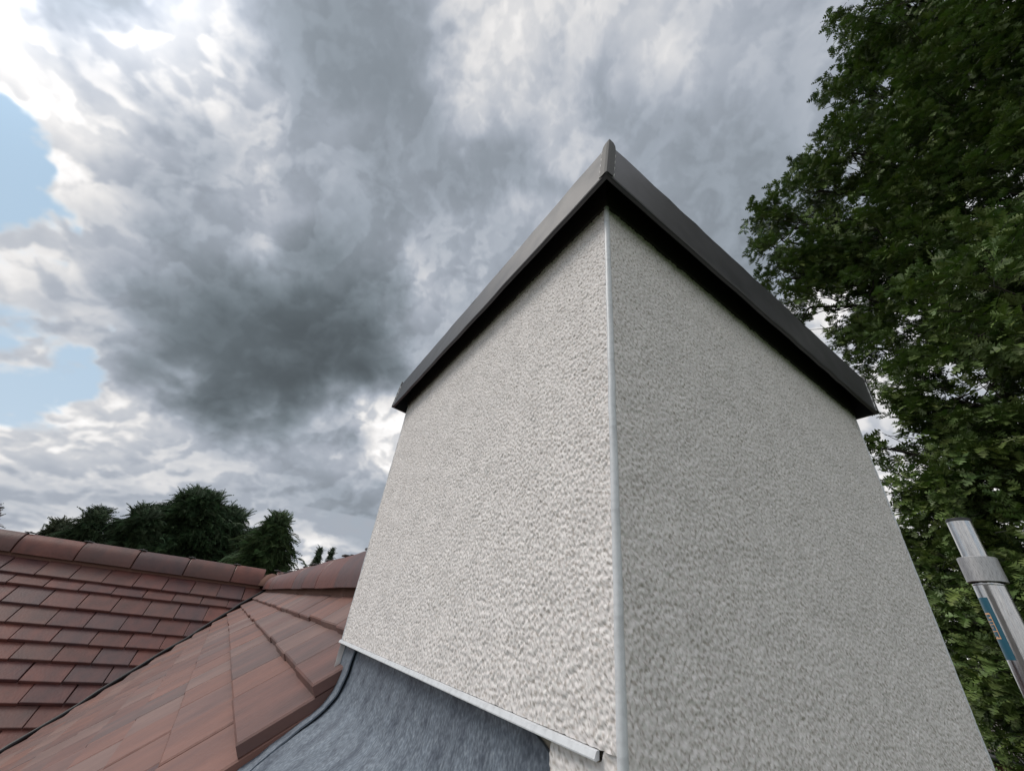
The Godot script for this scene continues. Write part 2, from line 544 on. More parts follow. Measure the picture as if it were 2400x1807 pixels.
	var ring := plain(lin(0.50, 0.50, 0.51), 0.5, 0.75)
	ring.albedo_texture = noise_tex(noise(43, 0.03, 5), 512, [[0.0, Color(0.5, 0.5, 0.5)], [0.35, Color(0.88, 0.88, 0.88)], [1.0, Color(1, 1, 1)]])
	ring.uv1_scale = Vector3(10, 4, 1)
	M.ring = ring
	M.teal = plain(lin(0.012, 0.085, 0.13), 0.4)
	M.orange = plain(lin(0.62, 0.36, 0.20), 0.5)
	var gr := plain(lin(0.055, 0.085, 0.03), 0.95)
	gr.albedo_texture = noise_tex(noise(51, 0.02, 6), 512, [[0.0, Color(0.65, 0.7, 0.6)], [1.0, Color(1, 1, 1)]])
	gr.uv1_triplanar = true
	gr.uv1_world_triplanar = true
	gr.uv1_scale = Vector3(0.12, 0.12, 0.12)
	M.grass = gr
	var wl := plain(lin(0.30, 0.15, 0.11), 0.9)
	wl.albedo_texture = noise_tex(noise(52, 0.03, 5), 512, [[0.0, Color(0.7, 0.7, 0.7)], [1.0, Color(1, 1, 1)]])
	wl.uv1_triplanar = true
	wl.uv1_world_triplanar = true
	M.brick = wl
	var bk := plain(lin(0.055, 0.045, 0.036), 0.95)
	bk.albedo_texture = noise_tex(noise(53, 0.03, 5), 256, [[0.0, Color(0.6, 0.6, 0.6)], [1.0, Color(1, 1, 1)]])
	bk.uv1_scale = Vector3(4, 2, 1)
	M.bark = bk
	var lf := plain(Color(1, 1, 1), 0.55)
	lf.vertex_color_use_as_albedo = true
	lf.cull_mode = BaseMaterial3D.CULL_DISABLED
	lf.backlight_enabled = true
	lf.backlight = Color(0.26, 0.34, 0.10)
	M.leaf = lf
	var nd := plain(Color(1, 1, 1), 0.7)
	nd.vertex_color_use_as_albedo = true
	nd.cull_mode = BaseMaterial3D.CULL_DISABLED
	M.needle = nd
	M.slate = plain(lin(0.13, 0.115, 0.11), 0.85)

func ground() -> void:
	var m := PlaneMesh.new()
	m.size = Vector2(3000, 3000)
	m.subdivide_width = 20
	m.subdivide_depth = 20
	var g := put("ground", m, M.grass)
	g.position.y = -5.5
	tag(g, "", "", "", "structure")

# ---------------------------------------------------------------- roofs
const PN := 0.733038 # 42 degrees
const PL := 0.663225 # 38 degrees
const TILE := 0.165
var rng := RandomNumberGenerator.new()
var tile_mesh := {}
var named_tiles := 0

func seen(p: Vector3, margin := 1.04) -> bool:
	var x := p.dot(Vector3(0.830088, 0.108825, 0.546911))
	var y := p.dot(Vector3(-0.366709, 0.845398, 0.388363))
	var z := -p.dot(Vector3(-0.420094, -0.522933, 0.741662))
	return z > 0.05 and absf(x / z) < 1.3143 * margin and absf(y / z) < 0.9896 * margin

func clip(poly: PackedVector2Array, nrm: Vector2, off: float) -> PackedVector2Array:
	# keeps points with p.dot(nrm) >= off
	var out := PackedVector2Array()
	for i in poly.size():
		var a := poly[i]
		var b := poly[(i + 1) % poly.size()]
		var da := a.dot(nrm) - off
		var db := b.dot(nrm) - off
		if da >= 0.0: out.append(a)
		if (da >= 0.0) != (db >= 0.0): out.append(a.lerp(b, da / (da - db)))
	return out

func lay(parent: Node3D, O: Vector3, U: Vector3, N: Vector3, V: Vector3, tails: Array, t: float, spans: Callable, cuts: Array, rest: MB, may_name: bool, mats: Array) -> void:
	# courses of plain tiles; tails are distances down the slope, spans(course) gives [left, right] pairs along U
	for k in tails.size():
		var s: float = tails[k]
		var gauge: float = s - tails[k - 1] if k > 0 else 0.16
		var tilt := t / maxf(gauge, 0.08)
		for sp in spans.call(k):
			var u0: float = sp[0] + rng.randf_range(0.0008, 0.0034)
			var u1: float = sp[1] - rng.randf_range(0.0008, 0.0034)
			var uc := (u0 + u1) * 0.5
			var len := minf(0.262, s - 0.005)
			var w := u1 - u0
			var poly := PackedVector2Array([Vector2(-w / 2, 0), Vector2(w / 2, 0), Vector2(w / 2, -len), Vector2(-w / 2, -len)])
			var cut := false
			for c in cuts:
				# c = [normal in (u, s), offset]
				var off: float = c[1] - (c[0] as Vector2).dot(Vector2(uc, s))
				var before := poly.size()
				var old := poly
				poly = clip(poly, c[0], off)
				if poly != old: cut = true
				if poly.size() < 3: break
			if poly.size() < 3: continue
			var area := 0.0
			for i in poly.size():
				area += poly[i].cross(poly[(i + 1) % poly.size()])
			if absf(area) < 0.0012: continue
			var tl := tilt + rng.randf_range(-0.008, 0.008)
			var Vt := (V * cos(tl) + N * sin(tl)).normalized()
			var Nt := (N * cos(tl) - V * sin(tl)).normalized()
			var b := Basis(U, Nt, Vt).rotated(N, rng.randf_range(-0.006, 0.006))
			var at := O + U * uc + V * (s + rng.randf_range(-0.0028, 0.0028)) + N * rng.randf_range(-0.001, 0.0012)
			var xf := Transform3D(b, at)
			var show := may_name and named_tiles < 296 and (seen(at) or seen(at - V * 0.08))
			var shift := Vector2(rng.randi_range(0, 7) * 0.37, rng.randi_range(0, 5) * 0.53)
			if show:
				var m: Mesh
				var key := "%d_%d" % [int(round(w * 200)), rng.randi_range(0, 7)]
				if cut or len < 0.25 or not tile_mesh.has(key):
					var mb := MB.new()
					mb.prism(poly, t, 0.0022, shift)
					m = mb.mesh()
					if not cut and len >= 0.25: tile_mesh[key] = m
				else:
					m = tile_mesh[key]
				var o := put("roof_tile", m, mats[rng.randi_range(0, mats.size() - 1)], parent)
				o.transform = xf
				named_tiles += 1
			else:
				rest.prism(poly, t, 0.0016, shift, xf)

func even_spans(lo: float, hi: float, first: float, drift := 0.0) -> Callable:
	return func(k: int) -> Array:
		var r := []
		var u: float = first + (TILE * 0.5 if k % 2 == 1 else 0.0) + sin(k * 2.3) * drift
		u -= ceilf((u - lo) / TILE) * TILE
		while u < hi:
			if u + TILE > lo: r.append([u, u + TILE])
			u += TILE
		return r

func verge_spans(from: float, to: float) -> Callable:
	# starts with a tile-and-a-half at the verge in every other course; runs towards smaller u
	return func(k: int) -> Array:
		var r := []
		var u := from
		var w := TILE * 1.5 if k % 2 == 0 else TILE
		while u > to:
			r.append([u - w, u])
			u -= w
			w = TILE
		return r

func ridge_mesh(R: float, skirt: float, length: float, t: float, u_shift: float) -> ArrayMesh:
	# half-round tile, axis along +x from 0 to length, crown up
	var prof := PackedVector2Array([Vector2(-R, -skirt)])
	for i in 15:
		var a := PI - PI * i / 14.0
		prof.append(Vector2(cos(a) * R, sin(a) * R))
	prof.append(Vector2(R, -skirt))
	var mb := MB.new()
	var ch := 0.003
	var ax := [0.0, ch, length - ch, length]
	var rr := [-ch, 0.0, 0.0, -ch]
	var nn := prof.size()
	var dist := 0.0
	for seg in 3:
		var start := mb.v.size()
		for e in 2:
			dist = 0.0
			for i in nn:
				var tan: Vector2 = (prof[mini(i + 1, nn - 1)] - prof[maxi(i - 1, 0)]).normalized()
				var nrm := Vector2(-tan.y, tan.x)
				if i > 0: dist += prof[i].distance_to(prof[i - 1])
				var p: Vector2 = prof[i] + nrm * float(rr[seg + e])
				var slope := 0.0 if seg == 1 else (-0.7 if seg == 0 else 0.7)
				mb.vert(Vector3(ax[seg + e], p.y, -p.x), Vector3(slope, nrm.y, -nrm.x).normalized(), Vector2(ax[seg + e] + u_shift, dist))
		mb.grid_faces(start, nn - 1, 1)
	# inside and the two end faces
	for i in nn - 1:
		var a := prof[i]
		var b := prof[i + 1]
		var ia := a - Vector2(a.x, maxf(a.y, 0)).normalized() * t
		var ib := b - Vector2(b.x, maxf(b.y, 0)).normalized() * t
		mb.quad(Vector3(0, ia.y, -ia.x), Vector3(0, ib.y, -ib.x), Vector3(length, ib.y, -ib.x), Vector3(length, ia.y, -ia.x))
		var oa := a * (1.0 - ch / R)
		var ob := b * (1.0 - ch / R)
		mb.quad(Vector3(0, oa.y, -oa.x), Vector3(0, ob.y, -ob.x), Vector3(0, ib.y, -ib.x), Vector3(0, ia.y, -ia.x))
		mb.quad(Vector3(length, ia.y, -ia.x), Vector3(length, ib.y, -ib.x), Vector3(length, ob.y, -ob.x), Vector3(length, oa.y, -oa.x))
	for s in [-1.0, 1.0]:
		mb.quad(Vector3(0, -skirt, R * s), Vector3(length, -skirt, R * s), Vector3(length, -skirt, (R - t) * s), Vector3(0, -skirt, (R - t) * s))
	return mb.mesh()

func ridge(house_node: Node3D, at: Vector3, along: Vector3, joints: Array, R: float, skirt: float) -> void:
	var holder := part("ridge", house_node)
	var side := along.cross(Vector3.UP).normalized()
	var bas := Basis(along, Vector3.UP, side)
	for i in joints.size() - 1:
		var a: float = joints[i]
		var b: float = joints[i + 1]
		var o := put("ridge_tile", ridge_mesh(R + rng.randf_range(-0.0015, 0.0015), skirt, b - a - 0.006, 0.014, rng.randf() * 3.0), M.tiles[[0, 2, 4, 0, 2, 1][rng.randi_range(0, 5)]], holder)
		o.transform = Transform3D(bas.rotated(side, rng.randf_range(-0.006, 0.006)).rotated(Vector3.UP, rng.randf_range(-0.006, 0.006)), at + along * (a + 0.003) + Vector3.UP * rng.randf_range(-0.002, 0.002))
		var cl := MB.new()
		cl.box(Vector3(-0.022, 0, -0.03), Vector3(0.022, 0.006, 0.03), 0.001)
		cl.tube(PackedVector3Array([Vector3(0, 0.004, 0), Vector3(0, 0.011, 0)]), PackedFloat32Array([0.006, 0.006]), 8)
		var c := put("ridge_clip", cl.mesh(), M.clip, holder)
		c.transform = Transform3D(bas, at + along * a + Vector3.UP * (R + 0.001))
	# mortar bed under the tiles
	var mb := MB.new()
	var l: float = joints[0]
	var h: float = joints[-1]
	var q := R - 0.016
	mb.quad(Vector3(l, -0.11, q + 0.004), Vector3(h, -0.11, q + 0.004), Vector3(h, R * 0.5, q * 0.75), Vector3(l, R * 0.5, q * 0.75))
	mb.quad(Vector3(h, -0.11, -q - 0.004), Vector3(l, -0.11, -q - 0.004), Vector3(l, R * 0.5, -q * 0.75), Vector3(h, R * 0.5, -q * 0.75))
	mb.quad(Vector3(l, R * 0.5, q * 0.75), Vector3(h, R * 0.5, q * 0.75), Vector3(h, R * 0.5, -q * 0.75), Vector3(l, R * 0.5, -q * 0.75))
	mb.quad(Vector3(l, -0.11, -q - 0.004), Vector3(l, -0.11, q + 0.004), Vector3(l, R * 0.5, q * 0.75), Vector3(l, R * 0.5, -q * 0.75))
	var bed := put("mortar_bed", mb.mesh(), M.mortar, holder)
	bed.transform = Transform3D(bas, at)

func slab(mb: MB, p: Array, down: Vector3) -> void:
	# a sheet with thickness: corners in order, pushed along down
	var q := []
	for a in p: q.append(a + down)
	mb.quad(p[0], p[1], p[2], p[3])
	mb.quad(q[3], q[2], q[1], q[0])
	for i in 4:
		var j := (i + 1) % 4
		mb.quad(p[j], p[i], q[i], q[j])

func house() -> void:
	rng.seed = 2024
	var h := thing("house", "house roof of reddish-brown clay tiles with two ridges meeting at a valley", "house", Vector3.ZERO)
	var cn := cos(PN)
	var s_n := sin(PN)
	var cl := cos(PL)
	var s_l := sin(PL)
	var apex := Vector3(0.33, 0.087, 0)
	# slope next to the chimney
	var near := part("roof_slope", h, "streaked brown tile slope ending in a thick verge beside the lead")
	var tails := [0.181, 0.262, 0.344, 0.432]
	while tails[-1] < 2.5: tails.append(tails[-1] + 0.092)
	var rest := MB.new()
	lay(near, apex, Vector3(0, 0, 1), Vector3(-s_n, cn, 0), Vector3(-cn, -s_n, 0), tails, 0.014, verge_spans(-0.64, -4.3), [[Vector2(1, -0.8564).normalized(), (-4.068 + 0.008) / Vector2(1, -0.8564).length()]], rest, true, M.sheen_greys)
	tag(put("roof_tiling", rest.mesh(), M.tiles[1], near), "", "", "", "stuff")
	# slope beyond the valley
	var far := part("roof_slope", h, "even courses of reddish-brown tiles below the long ridge")
	rest = MB.new()
	var lt := [0.262, 0.352, 0.497, 0.632, 0.745, 0.861, 0.978]
	while lt[-1] < 3.0: lt.append(lt[-1] + 0.115)
	lay(far, Vector3(0, 0.112, -4.1), Vector3(1, 0, 0), Vector3(0, cl, s_l), Vector3(0, -s_l, cl), lt, 0.015, even_spans(-4.5, 0.5, -0.036, 0.012), [[Vector2(-1, -0.6838).normalized(), (-0.3576 + 0.004) / Vector2(1, 0.6838).length()]], rest, true, M.tiles)
	tag(put("roof_tiling", rest.mesh(), M.tiles[0], far), "", "", "", "stuff")
	# the slopes that face away
	var back := part("roof_slope", h, "clay tile slope behind the long ridge")
	rest = MB.new()
	lay(back, Vector3(0, 0.112, -4.1), Vector3(-1, 0, 0), Vector3(0, cl, -s_l), Vector3(0, -s_l, -cl), lt, 0.015, even_spans(-4.5, 4.5, 0.0), [], rest, false, M.tiles)
	tag(put("roof_tiling", rest.mesh(), M.tiles[2], back), "", "", "", "stuff")
	var side := part("roof_slope", h, "clay tile slope behind the chimney")
	rest = MB.new()
	lay(side, apex, Vector3(0, 0, -1), Vector3(s_n, cn, 0), Vector3(cn, -s_n, 0), tails, 0.014, even_spans(0.64, 4.2, 0.64), [[Vector2(1, 0), 0.64], [Vector2(-1, -0.8564).normalized(), -4.068 / Vector2(1, 0.8564).length()], [Vector2(1, -0.001), 0.69]], rest, false, M.tiles)
	lay(side, Vector3(0, 0.112, -4.1), Vector3(1, 0, 0), Vector3(0, cl, s_l), Vector3(0, -s_l, cl), lt, 0.015, even_spans(0.0, 4.5, 0.0), [[Vector2(1, -0.6838).normalized(), 0.302 / Vector2(1, 0.6838).length()]], rest, false, M.tiles)
	tag(put("roof_tiling", rest.mesh(), M.tiles[0], side), "", "", "", "stuff")
	# decks below the tiles
	var mb := MB.new()
	var dn := Vector3(0, -0.045, 0)
	var eave_n := 2.5
	var a0 := apex + Vector3(0, -0.05, -0.655)
	var a1 := apex + Vector3(0, -0.05, -4.2)
	slab(mb, [a0, a1, a1 + Vector3(-cn, -s_n, 0) * eave_n + Vector3(0, 0, 2.2), a0 + Vector3(-cn, -s_n, 0) * eave_n], dn)
	slab(mb, [a1, a0, a0 + Vector3(cn, -s_n, 0) * eave_n, a1 + Vector3(cn, -s_n, 0) * eave_n + Vector3(0, 0, 2.2)], dn)
	var b0 := Vector3(-4.45, 0.06, -4.1)
	var b1 := Vector3(4.45, 0.06, -4.1)
	slab(mb, [b1, b0, b0 + Vector3(0, -s_l, cl) * 3.0, b1 + Vector3(0, -s_l, cl) * 3.0], dn)
	slab(mb, [b0, b1, b1 + Vector3(0, -s_l, -cl) * 3.0, b0 + Vector3(0, -s_l, -cl) * 3.0], dn)
	put("roof_deck", mb.mesh(), M.deck, h)
	# ridges
	var jl := []
	for k in range(-13, 1): jl.append(0.008 + 0.3085 * k)
	jl.append(0.225)
	ridge(h, Vector3(0, 0.076, -4.1), Vector3(1, 0, 0), jl, 0.1, 0.022)
	var jr := []
	for k in range(0, 14): jr.append(0.308 + 0.3085 * k)
	jr.append(4.6)
	ridge(h, Vector3(0, 0.076, -4.1), Vector3(1, 0, 0), jr, 0.1, 0.022)
	var jn := []
	for k in 11: jn.append(0.64 + 0.31 * k)
	jn.append(3.99)
	ridge(h, Vector3(0.33, 0.055, 0), Vector3(0, 0, -1), jn, 0.087, 0.020)
	# mortar where the ridges meet
	var mm := MB.new()
	var mn := noise(77, 9.0, 3)
	var start := 0
	for j in 13:
		for i in 17:
			var th := PI * 0.5 * j / 12.0
			var ph := TAU * i / 16.0
			var d := Vector3(cos(ph) * cos(th), sin(th), sin(ph) * cos(th))
			var rr := 0.098 + 0.014 * mn.get_noise_3dv(d)
			mm.vert(Vector3(d.x * rr * 1.0, d.y * rr * 0.95, d.z * rr * 1.05), d)
	mm.grid_faces(start, 16, 12)
	var mo := put("mortar_joint", mm.mesh(), M.mortar, h)
	mo.position = Vector3(0.285, 0.055, -4.05)
	# valley: dark trough and the black edge along the cut tiles
	var vt := MB.new()
	var v0 := Vector3(0.3576, 0.112, -4.1)
	var v1 := Vector3(0.3576 - 0.6838 * 2.6, 0.112 - 2.6 * s_l, -4.1 + 2.6 * cl)
	var vd := (v1 - v0).normalized()
	var wn := Vector3(-cn, -s_n, 0)
	var wl := Vector3(0, -s_l, cl)
	var off := Vector3(0, -0.045, 0)
	vt.quad(v0 + off, v1 + off, v1 + off - wn * 0.16, v0 + off - wn * 0.16)
	vt.quad(v1 + off, v0 + off, v0 + off - wl * 0.16, v1 + off - wl * 0.16)
	put("valley_trough", vt.mesh(), M.clip, h)
	var ve := MB.new()
	var path := PackedVector3Array()
	var rad := PackedFloat32Array()
	for k in 41:
		var f := k / 40.0
		path.append(v0.lerp(v1, f) + Vector3(-0.002, 0.004 + 0.003 * sin(k * 1.7), 0.002) + Vector3(0.02, 0, 0.02) * (0.15 * sin(k * 0.8)))
		rad.append(0.0085 + 0.0015 * sin(k * 2.9))
	ve.tube(path, rad, 8)
	put("valley_edge", ve.mesh(), M.black, h)
	# walls
	for w in [[Vector3(-1.45, -5.5, -1.6), Vector3(2.11, -1.62, -0.70)], [Vector3(-4.3, -5.5, -6.35), Vector3(4.3, -1.78, -1.85)]]:
		var wb := MB.new()
		wb.box(w[0], w[1], 0.01)
		put("wall", wb.mesh(), M.brick, h)
	var gb := MB.new()
	for zz in [-0.70, -0.95]:
		pass
	var g1 := Vector3(0.33, -0.06, 0)
	var g2 := Vector3(-1.45, -1.66, 0)
	var g3 := Vector3(2.11, -1.66, 0)
	gb.tri(g2 + Vector3(0, 0, -0.7), g3 + Vector3(0, 0, -0.7), g1 + Vector3(0, 0, -0.7))
	gb.tri(g3 + Vector3(0, 0, -0.95), g2 + Vector3(0, 0, -0.95), g1 + Vector3(0, 0, -0.95))
	put("gable", gb.mesh(), M.brick, h)

# ---------------------------------------------------------------- chimney
var gn := []

func grain(u: float, v: float) -> float:
	# height of the roughcast in metres at a place given in metres
	var x := u * 1000.0
	var y := v * 1000.0
	var wx: float = gn[2].get_noise_2d(x * 3.0, y * 3.0)
	var cell: float = gn[0].get_noise_2d(x + wx * 1.2, y - wx * 1.2)
	var fine: float = gn[1].get_noise_2d(x, y)
	var wide: float = gn[2].get_noise_2d(x, y)
	return (-0.55 - cell) * 0.00112 + minf(fine, 0.1) * 0.00115 + wide * 0.0005

func stucco(O: Vector3, U: Vector3, lu: float, V: Vector3, lv: Callable, N: Vector3, cell: float, seed_shift: float) -> ArrayMesh:
	# O + U*u + V*v, v from 0 to lv(u); outside is N
	var nu := int(lu / cell)
	var nv := int(float(lv.call(lu * 0.5)) / cell)
	var mb := MB.new()
	var v := PackedVector3Array()
	var nr := PackedVector3Array()
	var co := PackedColorArray()
	var tx := PackedVector2Array()
	var flip := U.cross(V).dot(N) < 0.0
	var hs := PackedFloat32Array()
	var vs := PackedFloat32Array()
	hs.resize((nu + 1) * (nv + 1))
	for i in nu + 1:
		vs.append(lv.call(lu * i / nu))
	for j in nv + 1:
		for i in nu + 1:
			hs[j * (nu + 1) + i] = grain(lu * i / nu + seed_shift, vs[i] * j / nv)
	for j in nv + 1:
		for i in nu + 1:
			var u := lu * i / nu
			var w := vs[i] * j / nv
			var s := u + seed_shift
			var row := j * (nu + 1)
			var h := hs[row + i]
			var hu := (hs[row + mini(i + 1, nu)] - hs[row + maxi(i - 1, 0)]) / (2.0 * lu / nu)
			var hv := (hs[mini(j + 1, nv) * (nu + 1) + i] - hs[maxi(j - 1, 0) * (nu + 1) + i]) / (2.0 * vs[i] / nv)
			v.append(O + U * u + V * w + N * h)
			nr.append((N - U * hu - V * hv).normalized())
			var sp: float = gn[3].get_noise_2d(s * 1000.0, w * 1000.0)
			var bl: float = gn[4].get_noise_2d(s * 1000.0, w * 1000.0)
			var tone := 1.0 + bl * 0.12
			var c := Color(0.75 * tone, 0.713 * tone, 0.705 * tone)
			if sp > 0.16: c = c.lerp(Color(0.30, 0.26, 0.22), smoothstep(0.16, 0.5, sp) * 0.7)
			elif sp < -0.2: c = c.lerp(Color(0.83, 0.81, 0.79), smoothstep(0.2, 0.55, -sp))
			co.append(c)
			tx.append(Vector2(u, w))
	mb.v = v; mb.n = nr; mb.c = co; mb.uv = tx
	var idx := PackedInt32Array()
	for j in nv:
		for i in nu:
			var a := j * (nu + 1) + i
			var b := a + 1
			var d := a + nu + 1
			var f := d + 1
			if flip:
				idx.append_array([a, b, d, b, f, d])
			else:
				idx.append_array([a, d, b, b, d, f])
	mb.idx = idx
	return mb.mesh()

const CX0 := 0.16
const CX1 := 0.616
const CZ0 := -0.152
const CZ1 := -0.667
const FALL := 0.0875

func bead(a: Vector3, b: Vector3, r: float) -> ArrayMesh:
	var mb := MB.new()
	var path := PackedVector3Array()
	var rad := PackedFloat32Array()
	var bn := noise(8, 60.0, 3)
	for k in 61:
		var p := a.lerp(b, k / 60.0)
		path.append(p + Vector3(bn.get_noise_1d(p.y + p.z), bn.get_noise_1d(p.y + p.z + 5.0) * 0.0, bn.get_noise_1d(p.y + p.z + 9.0)) * 0.0004)
		rad.append(r * (1.0 + 0.05 * bn.get_noise_1d(p.y * 3.0 + 2.0)))
	mb.tube(path, rad, 14)
	return mb.mesh()

func chimney() -> void:
	gn = [noise(101, 0.34, 1, FastNoiseLite.TYPE_CELLULAR), noise(102, 0.40, 2), noise(103, 0.035, 3), noise(104, 0.36, 2), noise(105, 0.03, 3)]
	gn[0].cellular_return_type = FastNoiseLite.RETURN_DISTANCE
	gn[0].cellular_jitter = 1.0
	var c := thing("chimney", "square chimney in off-white roughcast render with a dark grey metal cap", "chimney", Vector3(0.388, -5.5, -0.41))
	var base := Node3D.new()
	var inv := -c.position
	var stack := MB.new()
	stack.box(Vector3(0.171, -0.6, CZ1 + 0.004), Vector3(CX1 - 0.004, 0.318, CZ0 - 0.004), 0.001)
	stack.box(Vector3(-0.75, -5.5, CZ1 + 0.02), Vector3(1.05, -0.95, CZ0 - 0.02), 0.004)
	# sloping shoulders under the lead
	for sgn in [1.0, -1.0]:
		var p := []
		for q in [[0.18, -0.135], [-0.75, -0.97], [-0.75, -0.95], [0.18, -0.95]]:
			p.append(Vector2(q[0] if sgn > 0 else 0.776 - q[0], q[1]))
		for z in [CZ1 + 0.02, CZ0 - 0.045]:
			stack.quad(Vector3(p[0].x, p[0].y, z), Vector3(p[1].x, p[1].y, z), Vector3(p[2].x, p[2].y, z), Vector3(p[3].x, p[3].y, z))
		stack.quad(Vector3(p[0].x, p[0].y, CZ1 + 0.02), Vector3(p[1].x, p[1].y, CZ1 + 0.02), Vector3(p[1].x, p[1].y, CZ0 - 0.045), Vector3(p[0].x, p[0].y, CZ0 - 0.045))
	var o := put("stack", stack.mesh(), M.base_render, c)
	o.position = inv
	# roughcast faces
	o = put("render_coat", stucco(Vector3(CX0, -0.041, CZ1), Vector3(0, 0, 1), CZ0 - CZ1, Vector3(0, 1, 0), func(_u): return 0.400, Vector3(-1, 0, 0), 0.0009, 0.0), M.stucco, c)
	o.position = inv
	o = put("render_coat", stucco(Vector3(CX0, -0.16, CZ0), Vector3(1, 0, 0), CX1 - CX0, Vector3(0, 1, 0), func(u): return 0.516 - FALL * u, Vector3(0, 0, 1), 0.0009, 3.0), M.stucco, c)
	o.position = inv
	o = put("render_coat", stucco(Vector3(CX1, -0.16, CZ0), Vector3(0, 0, -1), CZ0 - CZ1, Vector3(0, 1, 0), func(_u): return 0.475, Vector3(1, 0, 0), 0.006, 6.0), M.stucco, c)
	o.position = inv
	o = put("render_coat", stucco(Vector3(CX1, -0.16, CZ1), Vector3(-1, 0, 0), CX1 - CX0, Vector3(0, 1, 0), func(u): return 0.475 + FALL * u, Vector3(0, 0, -1), 0.006, 9.0), M.stucco, c)
	o.position = inv
	# rough patch left below the drip bead at the corner
	o = put("render_patch", stucco(Vector3(0.1612, -0.16, -0.2005), Vector3(0, 0, 1), 0.0475, Vector3(0, 1, 0), func(u): return 0.1146 + 0.0042 * smoothstep(0.0345, 0.0365, u), Vector3(-1, 0, 0), 0.00125, 12.0), M.stucco, c)
	o.position = inv
	var pe := MB.new()
	pe.box(Vector3(0.1640, -0.16, -0.1998), Vector3(0.174, -0.0458, -0.1545), 0.0005)
	o = put("render_patch", pe.mesh(), M.base_render, c)
	o.position = inv
	# corner beads
	for q in [[CX0 + 0.0008, CZ0 - 0.0008, -0.2, 0.357], [CX0 + 0.0012, CZ1 + 0.0010, -0.043, 0.357], [CX1 - 0.0012, CZ0 - 0.0010, -0.2, 0.316], [CX1 - 0.001, CZ1 + 0.001, -0.2, 0.316]]:
		o = put("corner_bead", bead(Vector3(q[0], q[2], q[1]), Vector3(q[0], q[3], q[1]), 0.0024 if q[1] == CZ0 - 0.0008 else 0.0018), M.pvc, c)
		o.position = inv
	# drip bead along the foot of the render, bellcast outwards
	var db := MB.new()
	var pr := [Vector2(0.1590, -0.0412), Vector2(0.1582, -0.0415), Vector2(0.1570, -0.0440), Vector2(0.1571, -0.0446), Vector2(0.1580, -0.0449), Vector2(0.1600, -0.0444), Vector2(0.1600, -0.0412)]
	var dn := noise(9, 14.0, 2)
	var zs := []
	for k in 41: zs.append(lerpf(-0.669, -0.1655, k / 40.0))
	for k in 40:
		for i in pr.size():
			var j := (i + 1) % pr.size()
			var w0 := 0.0
			var w1 := 0.0
			db.quad(Vector3(pr[i].x, pr[i].y + w0, zs[k]), Vector3(pr[j].x, pr[j].y + w0, zs[k]), Vector3(pr[j].x, pr[j].y + w1, zs[k + 1]), Vector3(pr[i].x, pr[i].y + w1, zs[k + 1]))
	for e in [zs[0], zs[40]]:
		for i in range(1, pr.size() - 1):
			db.tri(Vector3(pr[0].x, pr[0].y, e), Vector3(pr[i].x, pr[i].y, e), Vector3(pr[i + 1].x, pr[i + 1].y, e))
	o = put("drip_bead", db.mesh(), M.pvc, c)
	o.position = inv
	# plain dark brown band round the head of the stack, inside the cap
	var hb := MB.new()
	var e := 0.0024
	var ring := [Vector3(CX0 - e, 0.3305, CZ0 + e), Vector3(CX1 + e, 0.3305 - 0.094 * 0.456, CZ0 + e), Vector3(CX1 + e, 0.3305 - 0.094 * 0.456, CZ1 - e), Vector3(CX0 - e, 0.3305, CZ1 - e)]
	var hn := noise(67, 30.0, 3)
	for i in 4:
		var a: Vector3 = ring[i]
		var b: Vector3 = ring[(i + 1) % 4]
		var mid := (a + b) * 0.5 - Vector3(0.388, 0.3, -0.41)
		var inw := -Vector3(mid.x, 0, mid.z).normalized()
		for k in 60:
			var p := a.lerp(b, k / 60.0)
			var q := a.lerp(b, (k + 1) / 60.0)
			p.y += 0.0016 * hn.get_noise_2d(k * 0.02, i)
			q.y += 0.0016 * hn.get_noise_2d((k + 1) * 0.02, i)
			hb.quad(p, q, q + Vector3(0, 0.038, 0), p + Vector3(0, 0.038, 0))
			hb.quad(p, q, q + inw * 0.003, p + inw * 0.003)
	o = put("dark_band", hb.mesh(), M.band_brown, c)
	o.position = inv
	chimney_cap(c, inv)
	lead(c, inv)
	base.free()

